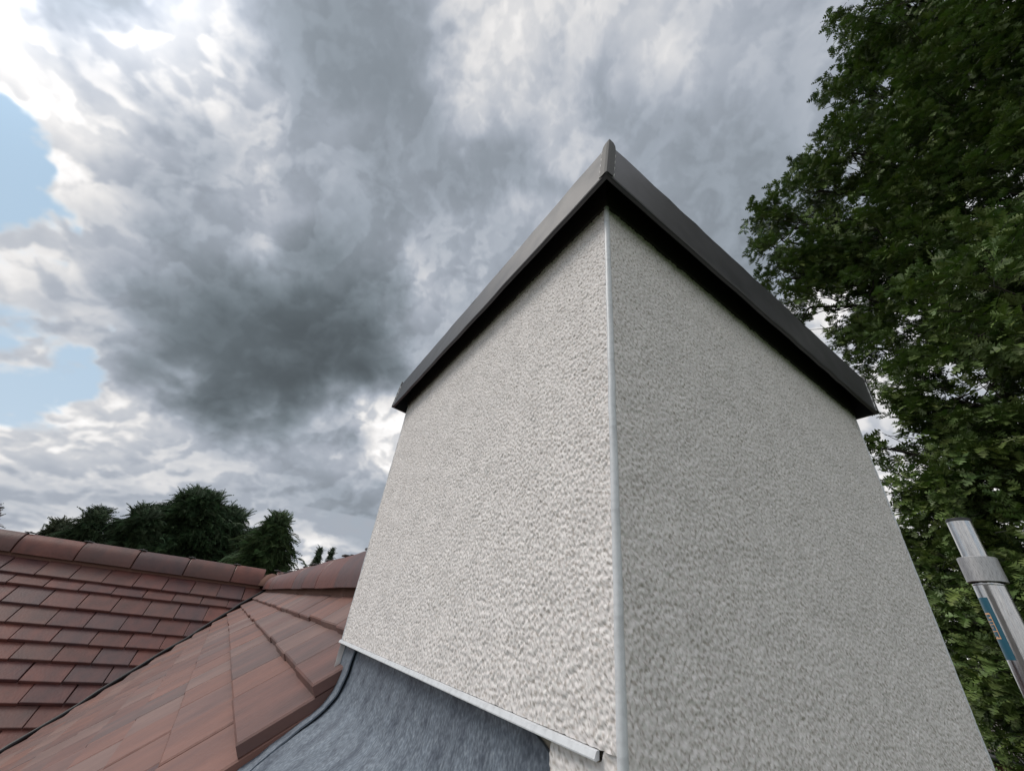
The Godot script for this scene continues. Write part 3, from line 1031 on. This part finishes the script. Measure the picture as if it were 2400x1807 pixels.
func chimney_cap(c: Node3D, inv: Vector3) -> void:
	var cap := part("cap", c, "dark grey hollow metal cap with deep fascia, tilted slightly")
	cap.transform = Transform3D(Basis(Vector3(0, 0, 1), -atan(FALL)), Vector3(0.136, 0.327, -0.128) + inv)
	var W := 0.487
	var Dz := 0.563
	var Hh := 0.051
	var t := 0.004
	# fascia: thin plate with a rounded lip that turns in a little
	var prof := [Vector2(0, Hh), Vector2(0, 0.0014), Vector2(0.0006, 0.0003), Vector2(0.0014, 0.0), Vector2(t, 0.0), Vector2(t, Hh)]
	var fn := noise(66, 7.0, 2)
	var corners := [Vector3(0, 0, 0), Vector3(0, 0, -Dz), Vector3(W, 0, -Dz), Vector3(W, 0, 0)]
	for s in 4:
		var a: Vector3 = corners[s]
		var b: Vector3 = corners[(s + 1) % 4]
		var dir := (b - a).normalized()
		var inw := dir.cross(Vector3.UP)
		if inw.dot(Vector3(W / 2, 0, -Dz / 2) - a) < 0.0: inw = -inw
		var mb := MB.new()
		var steps := 24
		var len := a.distance_to(b)
		for i in prof.size() - 1:
			var start := mb.v.size()
			for k in steps + 1:
				var f := k / float(steps)
				for e in 2:
					var q: Vector2 = prof[i + e]
					var tg: Vector2 = (prof[i + 1] - prof[i]).normalized()
					var mitre := q.x
					var along := clampf(f * len, mitre, len - mitre)
					var wob := 0.0007 * fn.get_noise_2d(f * 3.0 + s * 5.0, q.y * 4.0)
					mb.vert(a + dir * along + inw * (q.x + wob) + Vector3.UP * q.y, (inw * tg.y + Vector3.UP * -tg.x).normalized() * 1.0)
			for k in steps:
				var i0 := start + k * 2
				mb.idx.append_array([i0, i0 + 1, i0 + 2, i0 + 2, i0 + 1, i0 + 3])
		# outward normals
		for k in mb.n.size():
			pass
		put("fascia", mb.mesh(), M.cap, cap)
	var top := MB.new()
	var mid := Vector3(W / 2, Hh + 0.012, -Dz / 2)
	var e := 0.0002
	var rim := [Vector3(e, Hh, -e), Vector3(W - e, Hh, -e), Vector3(W - e, Hh, -Dz + e), Vector3(e, Hh, -Dz + e)]
	for i in 4:
		top.tri(rim[i], rim[(i + 1) % 4], mid)
	top.quad(rim[3] + Vector3(0, -0.004, 0), rim[2] + Vector3(0, -0.004, 0), rim[1] + Vector3(0, -0.004, 0), rim[0] + Vector3(0, -0.004, 0))
	put("cap_top", top.mesh(), M.cap, cap)
	# folded strips over the mitred corners, rising to a small nub, with a bead of sealant down each side
	for s in 4:
		var a: Vector3 = corners[s]
		var out := (a - Vector3(W / 2, 0, -Dz / 2))
		var ox := signf(out.x)
		var oz := signf(out.z)
		var w := 0.0075
		var th := 0.0010
		var sm := MB.new()
		var ring := PackedVector2Array([Vector2(-w, 0.0), Vector2(-w, th), Vector2(-0.002, th), Vector2(0.0004, 0.0004), Vector2(th, -0.002), Vector2(th, -w), Vector2(0.0, -w), Vector2(-0.002, -0.002)])
		var ys := [0.001, 0.004, 0.03, 0.049, 0.0545, 0.0585, 0.060]
		var sc := [0.85, 1.0, 1.0, 1.0, 0.9, 0.62, 0.25]
		var nr := ring.size()
		for k in ys.size() - 1:
			for i in nr:
				var j := (i + 1) % nr
				var q := []
				for kk in [k, k + 1]:
					for ii in [i, j]:
						var r: Vector2 = ring[ii]
						q.append(a + Vector3(ox * (r.x * sc[kk]), ys[kk], oz * (r.y * sc[kk])))
				sm.quad(q[0], q[1], q[3], q[2])
		put("corner_strip", sm.mesh(), M.cap_strip, cap)
		for d in 2:
			var se := MB.new()
			var path := PackedVector3Array()
			var rad := PackedFloat32Array()
			for k in 13:
				var f := k / 12.0
				var q := Vector2(-w - 0.0002, 0.0002) if d == 0 else Vector2(0.0002, -w - 0.0002)
				path.append(a + Vector3(ox * q.x, lerpf(0.002, 0.046, f), oz * q.y))
				rad.append(0.0005 + 0.0004 * sin(k * 2.1 + d * 2.0 + s))
			se.tube(path, rad, 6)
			put("sealant_line", se.mesh(), M.sealant, cap)

func lead(c: Node3D, inv: Vector3) -> void:
	var apron := part("lead_flashing", c, "grey streaked sheet lead dressed down the chimney shoulder")
	apron.position = inv
	# profile from the tuck behind the drip bead down to the shoulder slope
	var cur := Curve2D.new()
	for p in [[0.1685, -0.036], [0.1683, -0.055], [0.1665, -0.078], [0.160, -0.098], [0.148, -0.114], [0.128, -0.130], [0.085, -0.1655], [-0.10, -0.332], [-0.5, -0.692], [-0.75, -0.917]]:
		cur.add_point(Vector2(p[0], p[1]))
	for i in range(1, 9):
		var d := (cur.get_point_position(i + 1) - cur.get_point_position(i - 1)).normalized()
		var l0 := cur.get_point_position(i).distance_to(cur.get_point_position(i - 1)) * 0.33
		var l1 := cur.get_point_position(i).distance_to(cur.get_point_position(i + 1)) * 0.33
		cur.set_point_in(i, -d * l0)
		cur.set_point_out(i, d * l1)
	cur.bake_interval = 0.001
	var total := cur.get_baked_length()
	var dent := noise(61, 11.0, 3)
	var fine := noise(62, 45.0, 3)
	for sheet in 2:
		var mb := MB.new()
		var rows := 190
		var cols := 110 if sheet == 0 else 16
		var pts := []
		for j in rows + 1:
			var f := j / float(rows)
			var s := total * (f * 0.42 if f < 0.72 else lerpf(0.3024, 1.0, (f - 0.72) / 0.28))
			var p := cur.sample_baked(s)
			var q := cur.sample_baked(minf(s + 0.002, total))
			var r := cur.sample_baked(maxf(s - 0.002, 0.0))
			var tg := (q - r).normalized()
			var nm := Vector2(tg.y, -tg.x)
			if nm.x > 0.0: nm = -nm
			var z0 := -0.662
			var z1 := -0.199
			if sheet == 0:
				# the near end: the upper corner is cut round
				if p.y > -0.066:
					var k := clampf((p.y + 0.066) / 0.023, 0.0, 1.6)
					z1 = -0.199 - 0.062 * (1.0 - sqrt(maxf(0.0, 1.0 - minf(k, 1.0) * minf(k, 1.0))))
					z1 += 0.002 * fine.get_noise_1d(p.y * 12.0)
			else:
				# a narrow strip lapped over the far edge, its free edge standing off
				z0 = -0.684 + 0.002 * dent.get_noise_1d(s * 2.0 + 7.0) + 0.030 * smoothstep(0.03, 0.10, s)
				z1 = -0.604 - 0.010 * smoothstep(0.0, 0.08, s) + 0.002 * dent.get_noise_1d(s * 4.0 + 3.0)
			for i in cols + 1:
				var g := i / float(cols)
				var z := lerpf(z0, z1, g)
				var bump := 0.0022 * dent.get_noise_2d(s, z) + 0.0006 * fine.get_noise_2d(s, z)
				bump *= clampf((s - 0.012) * 25.0, 0.0, 1.0)
				if sheet == 1:
					bump += 0.0012 + (0.0034 * g * g) * (1.0 - smoothstep(0.07, 0.15, s))
				var pos := p + nm * bump
				pts.append(Vector3(pos.x, pos.y, z))
				mb.vert(Vector3(pos.x, pos.y, z), Vector3(nm.x, nm.y, 0), Vector2(z, s))
		# smooth normals from neighbours
		var w := cols + 1
		for j in rows + 1:
			for i in w:
				var du: Vector3 = pts[j * w + mini(i + 1, cols)] - pts[j * w + maxi(i - 1, 0)]
				var dv: Vector3 = pts[mini(j + 1, rows) * w + i] - pts[maxi(j - 1, 0) * w + i]
				var nn := du.cross(dv).normalized()
				if nn.dot(mb.n[j * w + i]) < 0.0: nn = -nn
				mb.n[j * w + i] = nn
		mb.grid_faces(0, cols, rows)
		# the cut edge of the sheet
		for side in [0, cols]:
			for j in rows:
				var a: Vector3 = pts[j * w + side]
				var b: Vector3 = pts[(j + 1) * w + side]
				var na := mb.n[j * w + side] * 0.0017
				mb.quad(a, b, b - na, a - na)
		put("lead_sheet", mb.mesh(), M.lead, apron)

# ---------------------------------------------------------------- scaffold tube
func scaffold() -> void:
	var P := Vector3(1.3315, -5.5, -0.2215)
	var t := thing("scaffold_tube", "upright aluminium tube with collar, black end cap and teal sticker", "scaffold tube", P)
	var o := 5.5
	var mb := MB.new()
	mb.lathe(PackedVector2Array([Vector2(0.0, 0.0), Vector2(0.0242, 0.0), Vector2(0.0242, o + 0.180), Vector2(0.0246, o + 0.1815), Vector2(0.0244, o + 0.183), Vector2(0.0222, o + 0.183), Vector2(0.0218, o + 0.12)]), Vector3.ZERO, 48)
	put("outer_tube", mb.mesh(), M.alu, t)
	mb = MB.new()
	mb.lathe(PackedVector2Array([Vector2(0.0201, o - 0.3), Vector2(0.0201, o + 0.311)]), Vector3.ZERO, 48)
	put("inner_tube", mb.mesh(), M.alu, t)
	mb = MB.new()
	mb.lathe(PackedVector2Array([Vector2(0.0262, o + 0.19), Vector2(0.0262, o + 0.1862), Vector2(0.0298, o + 0.1862), Vector2(0.0304, o + 0.187), Vector2(0.0304, o + 0.2335), Vector2(0.0296, o + 0.2345), Vector2(0.0201, o + 0.2345)]), Vector3.ZERO, 48)
	put("collar", mb.mesh(), M.ring, t)
	mb = MB.new()
	mb.lathe(PackedVector2Array([Vector2(0.0204, o + 0.3105), Vector2(0.0207, o + 0.3115), Vector2(0.0207, o + 0.3155), Vector2(0.0195, o + 0.3172), Vector2(0.0, o + 0.3178)]), Vector3.ZERO, 48)
	put("end_cap", mb.mesh(), M.black, t)
	# sticker on the side towards the chimney, with its band of pale orange outlined lettering
	var d := Vector3(0.9866, 0, -0.163)
	var lf := Vector3(-0.163, 0, -0.9866)
	var patch := func(p0: float, p1: float, y0: float, y1: float, r: float) -> ArrayMesh:
		var m := MB.new()
		var n := maxi(2, int((p1 - p0) / 5.0))
		for e in 2:
			for i in n + 1:
				var a := deg_to_rad(lerpf(p0, p1, i / float(n)))
				var nn := -d * cos(a) + lf * sin(a)
				m.vert(nn * r + Vector3.UP * (o + (y0 if e == 0 else y1)), nn)
		m.grid_faces(0, n, 1)
		return m.mesh()
	var st := put("sticker", patch.call(26.0, 118.0, 0.050, 0.157, 0.02445), M.teal, t)
	var marks := [[48.0, 86.0, 0.1265, 0.1295], [48.0, 62.0, 0.1195, 0.1222], [48.0, 84.0, 0.1138, 0.1150], [48.0, 82.0, 0.1085, 0.1097], [58.0, 72.0, 0.1030, 0.1042], [47.0, 82.0, 0.0966, 0.0980], [44.0, 84.0, 0.0842, 0.0868], [58.0, 70.0, 0.0868, 0.0885], [45.0, 48.5, 0.0855, 0.1280], [82.0, 85.5, 0.0855, 0.1280]]
	for q in marks:
		put("sticker_print", patch.call(q[0], q[1], q[2], q[3], 0.0246), M.orange, st)

# ---------------------------------------------------------------- far house behind the oak
func neighbour() -> void:
	var at := dir_of(80.5, 0.0) * 15.0
	at.y = -5.5
	var h := thing("neighbour_house", "brown brick house with a weathered grey roof glimpsed behind the oak", "house", at)
	h.rotation_degrees.y = 10.0
	var mb := MB.new()
	mb.box(Vector3(-2.4, 0, -3.2), Vector3(2.4, 4.52, 3.2), 0.01)
	put("wall", mb.mesh(), M.brick, h)
	mb = MB.new()
	for s in [-1.0, 1.0]:
		slab(mb, [Vector3(s * 2.75, 4.52, -3.5), Vector3(s * 2.75, 4.52, 3.5), Vector3(0, 5.45, 3.5), Vector3(0, 5.45, -3.5)], Vector3(0, 0.08, 0))
	put("roof", mb.mesh(), M.slate, h)
	mb = MB.new()
	mb.tube(PackedVector3Array([Vector3(-2.8, 4.5, -3.5), Vector3(-2.8, 4.5, 3.5)]), PackedFloat32Array([0.06, 0.06]), 10)
	put("gutter", mb.mesh(), M.black, h)
	for z in [-1.8, 1.8]:
		mb = MB.new()
		mb.box(Vector3(-2.46, 2.6, z - 0.6), Vector3(-2.38, 3.9, z + 0.6), 0.01)
		var w := put("window", mb.mesh(), M.pvc, h)
		mb = MB.new()
		mb.box(Vector3(-2.475, 2.68, z - 0.52), Vector3(-2.465, 3.82, z + 0.52), 0.002)
		put("pane", mb.mesh(), M.black, w)

# ---------------------------------------------------------------- trees
func leaf(mb: MB, at: Vector3, dir: Vector3, up: Vector3, len: float, wid: float, curl: float) -> void:
	# lobed oak leaf folded along its rib
	var side := dir.cross(up).normalized()
	var nrm := side.cross(dir).normalized()
	var outline := [[0.0, 0.02], [0.18, 0.16], [0.30, 0.30], [0.40, 0.20], [0.54, 0.44], [0.66, 0.28], [0.80, 0.42], [0.92, 0.24], [1.0, 0.03]]
	var rib := []
	var l := []
	var r := []
	for q in outline:
		var f: float = q[0]
		var p := at + dir * (f * len) - nrm * (curl * f * f * len)
		rib.append(p)
		l.append(p + side * (q[1] * wid) + nrm * (q[1] * wid * 0.35))
		r.append(p - side * (q[1] * wid) + nrm * (q[1] * wid * 0.35))
	for i in range(0, 8, 2):
		mb.tri(rib[i], l[i + 1], rib[i + 2])
		mb.tri(rib[i], rib[i + 2], r[i + 1])
		if i + 3 < 9:
			mb.tri(rib[i + 2], l[i + 1], l[i + 2])
			mb.tri(rib[i + 2], r[i + 2], r[i + 1])

func sprig(s: int) -> ArrayMesh:
	var r := RandomNumberGenerator.new()
	r.seed = s
	var mb := MB.new()
	# twig
	mb.col = Color(0.05, 0.04, 0.03)
	mb.tube(PackedVector3Array([Vector3(0, 0, -0.12), Vector3(0.004, 0.006, 0), Vector3(0, 0.0, 0.13)]), PackedFloat32Array([0.003, 0.0025, 0.0012]), 4, false)
	for k in 11:
		var f := 0.13 - k * 0.021 if k > 3 else 0.12
		var a := k * 2.4 + r.randf() * 0.7
		var spread := r.randf_range(0.5, 1.15)
		var dir := Vector3(cos(a) * spread, sin(a) * spread * 0.55 + r.randf_range(-0.35, 0.15), r.randf_range(0.35, 1.0)).normalized()
		var up := Vector3(r.randf_range(-0.5, 0.5), 1.0, r.randf_range(-0.5, 0.5)).normalized()
		var v := r.randf_range(0.75, 1.2)
		mb.col = Color(0.95 * v * r.randf_range(0.9, 1.15), v, 0.9 * v)
		leaf(mb, Vector3(0, 0, f), dir, up, r.randf_range(0.075, 0.115), r.randf_range(0.07, 0.098), r.randf_range(-0.1, 0.35))
	return mb.mesh()

func limb_path(a: Vector3, b: Vector3, r: RandomNumberGenerator, sag: float, steps := 9) -> PackedVector3Array:
	var p := PackedVector3Array()
	var w1 := Vector3(r.randf_range(-1, 1), r.randf_range(-1, 1), r.randf_range(-1, 1))
	var w2 := Vector3(r.randf_range(-1, 1), r.randf_range(-1, 1), r.randf_range(-1, 1))
	var l := a.distance_to(b)
	for k in steps:
		var f := k / float(steps - 1)
		p.append(a.lerp(b, f) + Vector3(0, sag * sin(f * PI) * l, 0) + (w1 * sin(f * TAU * 0.9) + w2 * sin(f * TAU * 1.7)) * 0.035 * l * sin(f * PI))
	return p

func taper(a: float, b: float, n: int) -> PackedFloat32Array:
	var r := PackedFloat32Array()
	for k in n: r.append(lerpf(a, b, k / float(n - 1)))
	return r

func oak() -> void:
	var r := RandomNumberGenerator.new()
	r.seed = 77
	var at := dir_of(100.0, 0.0) * 9.0
	at.y = -5.5
	var t := thing("oak_tree", "tall leafy oak with dense dark green crown beside the chimney", "tree", at)
	var fork := Vector3(0.1, 6.3, 0.1)
	var mb := MB.new()
	mb.tube(PackedVector3Array([Vector3(0, 0, 0), Vector3(0.02, 0.5, 0), Vector3(0.05, 2.5, 0.05), Vector3(0.0, 4.5, 0.02), fork]), PackedFloat32Array([0.62, 0.48, 0.40, 0.36, 0.30]), 14)
	mb.tube(limb_path(fork, Vector3(-0.3, 15.0, 0.4), r, 0.0), taper(0.28, 0.05, 9), 10)
	put("trunk", mb.mesh(), M.bark, t)
	# lobes of the crown: azimuth, elevation, distance over the ground, radius
	var lobes := [
		[104, 57, 6.0, 1.2], [102, 58, 6.2, 0.7], [97, 53, 6.3, 1.0], [91, 55, 6.3, 0.6], [88, 50.5, 6.3, 0.75], [100, 49, 6.6, 1.3], [92, 45, 6.6, 1.2], [82.5, 49, 6.2, 0.55], [78, 46.5, 6.1, 0.5], [75.2, 49.2, 6.0, 0.34], [76, 45.6, 6.0, 0.42], [74.6, 41.6, 6.2, 0.40], [84, 42, 6.4, 0.95], [79, 41, 6.4, 0.70], [76, 37.5, 6.5, 0.55], [97, 39, 6.8, 1.3], [88, 37, 6.6, 0.9], [82, 36, 6.6, 0.75], [93, 32, 6.7, 1.2], [86, 30.5, 6.6, 0.7], [80.5, 31, 6.9, 0.5], [90, 26, 6.5, 1.0], [84.5, 24, 6.6, 0.7], [80.5, 22, 6.7, 0.5], [95, 22, 6.6, 1.2], [88, 19, 6.5, 0.85], [83, 16, 6.5, 0.65], [79.5, 14.8, 6.6, 0.30], [92, 12, 6.5, 1.1], [85.5, 9.5, 6.4, 0.65], [82.6, 5.5, 6.4, 0.5], [88, 4, 6.4, 0.9], [82, 1.4, 6.3, 0.5], [84, -3, 6.3, 0.75], [80.6, -6.2, 6.1, 0.35], [91, -4, 6.5, 1.0], [83, -10, 6.3, 0.9],
		[79.6, 8.5, 6.6, 0.34], [79.0, 4.6, 6.8, 0.38], [79.2, 0.6, 6.6, 0.36], [80.8, 10.2, 6.7, 0.34], [79.5, 2, 10.0, 0.75], [78.4, 16.6, 6.8, 0.34], [77.9, 12.2, 7.2, 0.30], [77.3, 10.2, 7.6, 0.28], [78.2, 20.4, 6.9, 0.32], [77.2, 7.6, 7.8, 0.34], [77.0, 4.4, 7.8, 0.34], [77.8, 9.5, 7.2, 0.34], [77.6, 6.0, 7.2, 0.40], [77.4, 2.4, 7.2, 0.40], [77.6, -0.8, 7.6, 0.34], [78.6, -5.4, 6.8, 0.30], [81.5, -1.5, 7.4, 0.6], [82, 8, 8.0, 0.7], [78.8, 7, 10.0, 0.55], [81.5, 12, 10.0, 0.7],
		[90, 33.5, 5.0, 0.45], [93, 30.5, 4.9, 0.55], [88, 29, 5.0, 0.3], [90, 10, 5.0, 0.4], [86, -2, 5.2, 0.35],
		[112, 45, 6.8, 1.8], [108, 30, 6.8, 1.8], [105, 15, 6.8, 1.8], [104, 2, 6.8, 1.6], [125, 50, 7.0, 1.9], [124, 32, 8, 2.2], [120, 12, 8, 2.2], [101, 58, 9.0, 1.6], [92, 46, 9.5, 1.4], [100, 45, 10.5, 2.4], [112, 42, 11, 2.4], [92, 33, 10.5, 1.7], [100, 25, 11.5, 2.2], [88, 20, 10.5, 1.4], [94, 8, 11, 1.8], [86, 8, 10.0, 1.0], [90, -6, 10.5, 1.6]]
	var spots := []
	var gaps := noise(9, 0.75, 3)
	for L in lobes:
		var d := dir_of(L[0], 0.0)
		var cen := d * float(L[2]) + Vector3(0, tan(deg_to_rad(L[1])) * float(L[2]), 0)
		var rad: float = L[3]
		cen -= at
		# limb and twigs reach into each lobe
		var lim := MB.new()
		var root := fork.lerp(Vector3(-0.3, 15.0, 0.4), clampf((cen.y - 8.0) / 10.0, 0.0, 0.8))
		var main := limb_path(root, cen, r, 0.05)
		lim.tube(main, taper(0.05 + 0.03 * rad, 0.016, 9), 7)
		var ntw := int(7 + rad * 9)
		var tips := []
		for k in ntw:
			var v := Vector3(r.randfn(), r.randfn() * 0.8, r.randfn()).normalized() * rad * r.randf_range(0.55, 1.05)
			var sp := main[r.randi_range(5, 8)]
			var tw := limb_path(sp, cen + v, r, -0.04, 6)
			lim.tube(tw, taper(0.012, 0.003, 6), 4, false)
			tips.append(tw)
		put("limb", lim.mesh(), M.bark, t)
		var far: bool = L[2] > 8.5
		var count := int((440.0 if not far else 80.0) * pow(rad, 2.2))
		if rad < 0.6: count = int(count * 1.25)
		for k in count:
			var p: Vector3
			if k % 3 != 0:
				var v := Vector3(r.randfn(), r.randfn(), r.randfn()).normalized()
				var rr := rad * pow(r.randf(), 0.42)
				p = cen + Vector3(v.x, v.y * 0.85, v.z) * rr
			else:
				var tw: PackedVector3Array = tips[r.randi_range(0, tips.size() - 1)]
				p = tw[r.randi_range(2, 5)] + Vector3(r.randfn(), r.randfn(), r.randfn()) * 0.09
			if gaps.get_noise_3dv(p * 1.6) < (0.015 if rad > 0.36 else -0.3): continue
			spots.append([p, (p - cen).normalized()])
	# two shapes of sprig, spread through the crown
	for kind in 3:
		var mm := MultiMesh.new()
		mm.transform_format = MultiMesh.TRANSFORM_3D
		mm.use_colors = true
		mm.mesh = sprig(300 + kind)
		var mine := []
		for k in spots.size():
			if k % 3 == kind: mine.append(spots[k])
		mm.instance_count = mine.size()
		for k in mine.size():
			var out: Vector3 = mine[k][1]
			var fwd := (out + Vector3(r.randfn(), r.randfn() * 0.5 + 0.1, r.randfn()) * 0.7).normalized()
			var b := Basis.looking_at(-fwd, Vector3(r.randfn() * 0.3, 1, r.randfn() * 0.3))
			mm.set_instance_transform(k, Transform3D(b.scaled(Vector3.ONE * r.randf_range(0.95, 1.45)), mine[k][0]))
			var v := r.randf_range(0.75, 1.3)
			var hue := r.randf_range(-0.1, 0.25)
			mm.set_instance_color(k, Color(0.100 * v * (1.0 + hue), 0.152 * v * (1.0 + hue * 0.5), 0.046 * v))
		var mi := MultiMeshInstance3D.new()
		mi.name = "crown"
		mi.multimesh = mm
		mi.material_override = M.leaf
		t.add_child(mi, true)
		tag(mi, "", "", "", "stuff")

func spray(s: int) -> ArrayMesh:
	# flat drooping frond of a cypress: a stem with feathered side shoots, along +z
	var r := RandomNumberGenerator.new()
	r.seed = s
	var mb := MB.new()
	var n := 13
	for k in n:
		var f := k / float(n)
		var at := Vector3(sin(f * 3.0) * 0.02, 0.10 * f - 0.42 * f * f, f * 0.5)
		for sd in [-1.0, 1.0]:
			var len := (0.20 * (1.0 - f) + 0.05) * r.randf_range(0.75, 1.2)
			var dir := Vector3(sd * 0.8, -0.12 - 0.3 * f + r.randf_range(-0.15, 0.15), 0.75).normalized()
			var w := Vector3(0.0, 0.35, 0.5).normalized() * 0.017
			var v := r.randf_range(0.7, 1.25)
			mb.col = Color(v, v, v)
			var mid := at + dir * len * 0.5
			mb.tri(at, mid + w, at + dir * len)
			mb.tri(at, at + dir * len, mid - w)
			var tip := mid + Vector3(sd * 0.45, -0.1, 0.9).normalized() * len * 0.45
			mb.tri(mid, mid + w * 1.2, tip)
			tip = mid + Vector3(sd * 0.9, -0.3, 0.2).normalized() * len * 0.4
			mb.tri(mid, mid - w * 1.2, tip)
	mb.col = Color(0.9, 0.8, 0.7)
	mb.tube(PackedVector3Array([Vector3(0, 0, 0), Vector3(0, -0.05, 0.24), Vector3(0, -0.30, 0.50)]), PackedFloat32Array([0.006, 0.004, 0.002]), 4, false)
	return mb.mesh()

func conifers() -> void:
	# azimuth and elevation of the tip, distance, half-width low down, colour, label
	var rows := [
		[-6.0, 9.3, 21.0, 1.9, Color(0.049, 0.096, 0.042), "tallest broad dark cypress behind the long ridge, rounded top", 1.5],
		[-9.8, 6.5, 20.0, 1.25, Color(0.046, 0.085, 0.039), "slim dark cypress leaning against the left of the tallest cypress", 0.9],
		[-2.6, 8.2, 21.5, 1.35, Color(0.048, 0.091, 0.042), "round-shouldered cypress merging with the right of the tallest cypress", 1.3],
		[2.4, 8.6, 17.5, 1.35, Color(0.058, 0.105, 0.039), "pointed cypress with drooping sprays standing alone above the ridge junction", 0.55],
		[0.4, 6.3, 20.5, 1.0, Color(0.055, 0.094, 0.039), "low dark cypress filling the dip between the tallest and the pointed one", 1.2],
		[-13.2, 5.5, 20.0, 0.95, Color(0.046, 0.082, 0.039), "wispy narrow cypress with a forked tip above the long ridge", 0.7],
		[-15.2, 3.9, 22.0, 0.9, Color(0.058, 0.082, 0.042), "low bushy cypress beside the fork-tipped cypress", 0.9],
		[8.0, 5.8, 24.0, 0.42, Color(0.049, 0.082, 0.042), "small thin cypress tip showing over the ridge by the chimney", 0.6],
		[9.4, 5.9, 25.0, 0.40, Color(0.049, 0.082, 0.042), "smallest sparse cypress tip half hidden by the chimney", 0.6],
		[-19.9, 4.1, 19.0, 0.6, Color(0.091, 0.078, 0.055), "brownish cypress tip at the far end of the long ridge", 0.9]]
	var sprays := [spray(501), spray(502)]
	for i in rows.size():
		var q: Array = rows[i]
		var r := RandomNumberGenerator.new()
		r.seed = 600 + i
		var at := dir_of(q[0], 0.0) * float(q[2])
		var top := tan(deg_to_rad(q[1])) * float(q[2]) + 5.5
		at.y = -5.5
		var t := thing("cypress_tree", q[5], "tree", at, "cypress trees behind the roof")
		var mb := MB.new()
		mb.tube(limb_path(Vector3.ZERO, Vector3(0.05, top - 0.25, 0), r, 0.0, 12), taper(0.2, 0.015, 12), 8)
		put("trunk", mb.mesh(), M.bark, t)
		var width: float = q[3]
		var shape: float = q[6]
		var show := top - 5.5 + 1.6
		for kind in 2:
			var mm := MultiMesh.new()
			mm.transform_format = MultiMesh.TRANSFORM_3D
			mm.use_colors = true
			mm.mesh = sprays[kind]
			var xs := []
			var cn := noise(700 + i, 0.8, 2)
			var count := int(1900 * width * show * 0.5) + 360
			for k in count:
				var below := show * pow(r.randf(), 0.75)
				if k % 12 == 0: below = show + r.randf() * (top - show - 0.6)
				var prof := width * pow(clampf(below / (show * 0.9), 0.0, 1.0), 1.0 / (1.0 + shape))
				var a := r.randf() * TAU
				prof *= 1.0 + 0.95 * cn.get_noise_3d(cos(a) * 1.9, below * 1.9, sin(a) * 1.9)
				var rr := prof * pow(r.randf(), 0.35)
				var wild := k % 9 == 0
				if wild: rr = prof * r.randf_range(0.95, 1.2)
				var p := Vector3(cos(a) * rr, top - below, sin(a) * rr)
				var out := Vector3(cos(a), r.randf_range(-0.6, 0.3) + 0.3 * (1.0 - below / show), sin(a)).normalized()
				if below < 0.35: out = Vector3(cos(a) * 0.35, 1.0, sin(a) * 0.35).normalized()
				var b := Basis.looking_at(-out, Vector3(r.randfn() * 0.3, 1, r.randfn() * 0.3))
				xs.append(Transform3D(b.scaled(Vector3.ONE * r.randf_range(0.36, 0.78) * (1.35 if wild else 1.0) * clampf(0.6 + width * 0.35, 0.65, 1.0)), p - out * 0.2))
			mm.instance_count = xs.size()
			for k in xs.size():
				mm.set_instance_transform(k, xs[k])
				var v := r.randf_range(0.65, 1.45)
				var c: Color = q[4]
				mm.set_instance_color(k, Color(c.r * v * r.randf_range(0.9, 1.25), c.g * v, c.b * v))
			var mi := MultiMeshInstance3D.new()
			mi.name = "crown"
			mi.multimesh = mm
			mi.material_override = M.needle
			t.add_child(mi, true)
			tag(mi, "", "", "", "stuff")
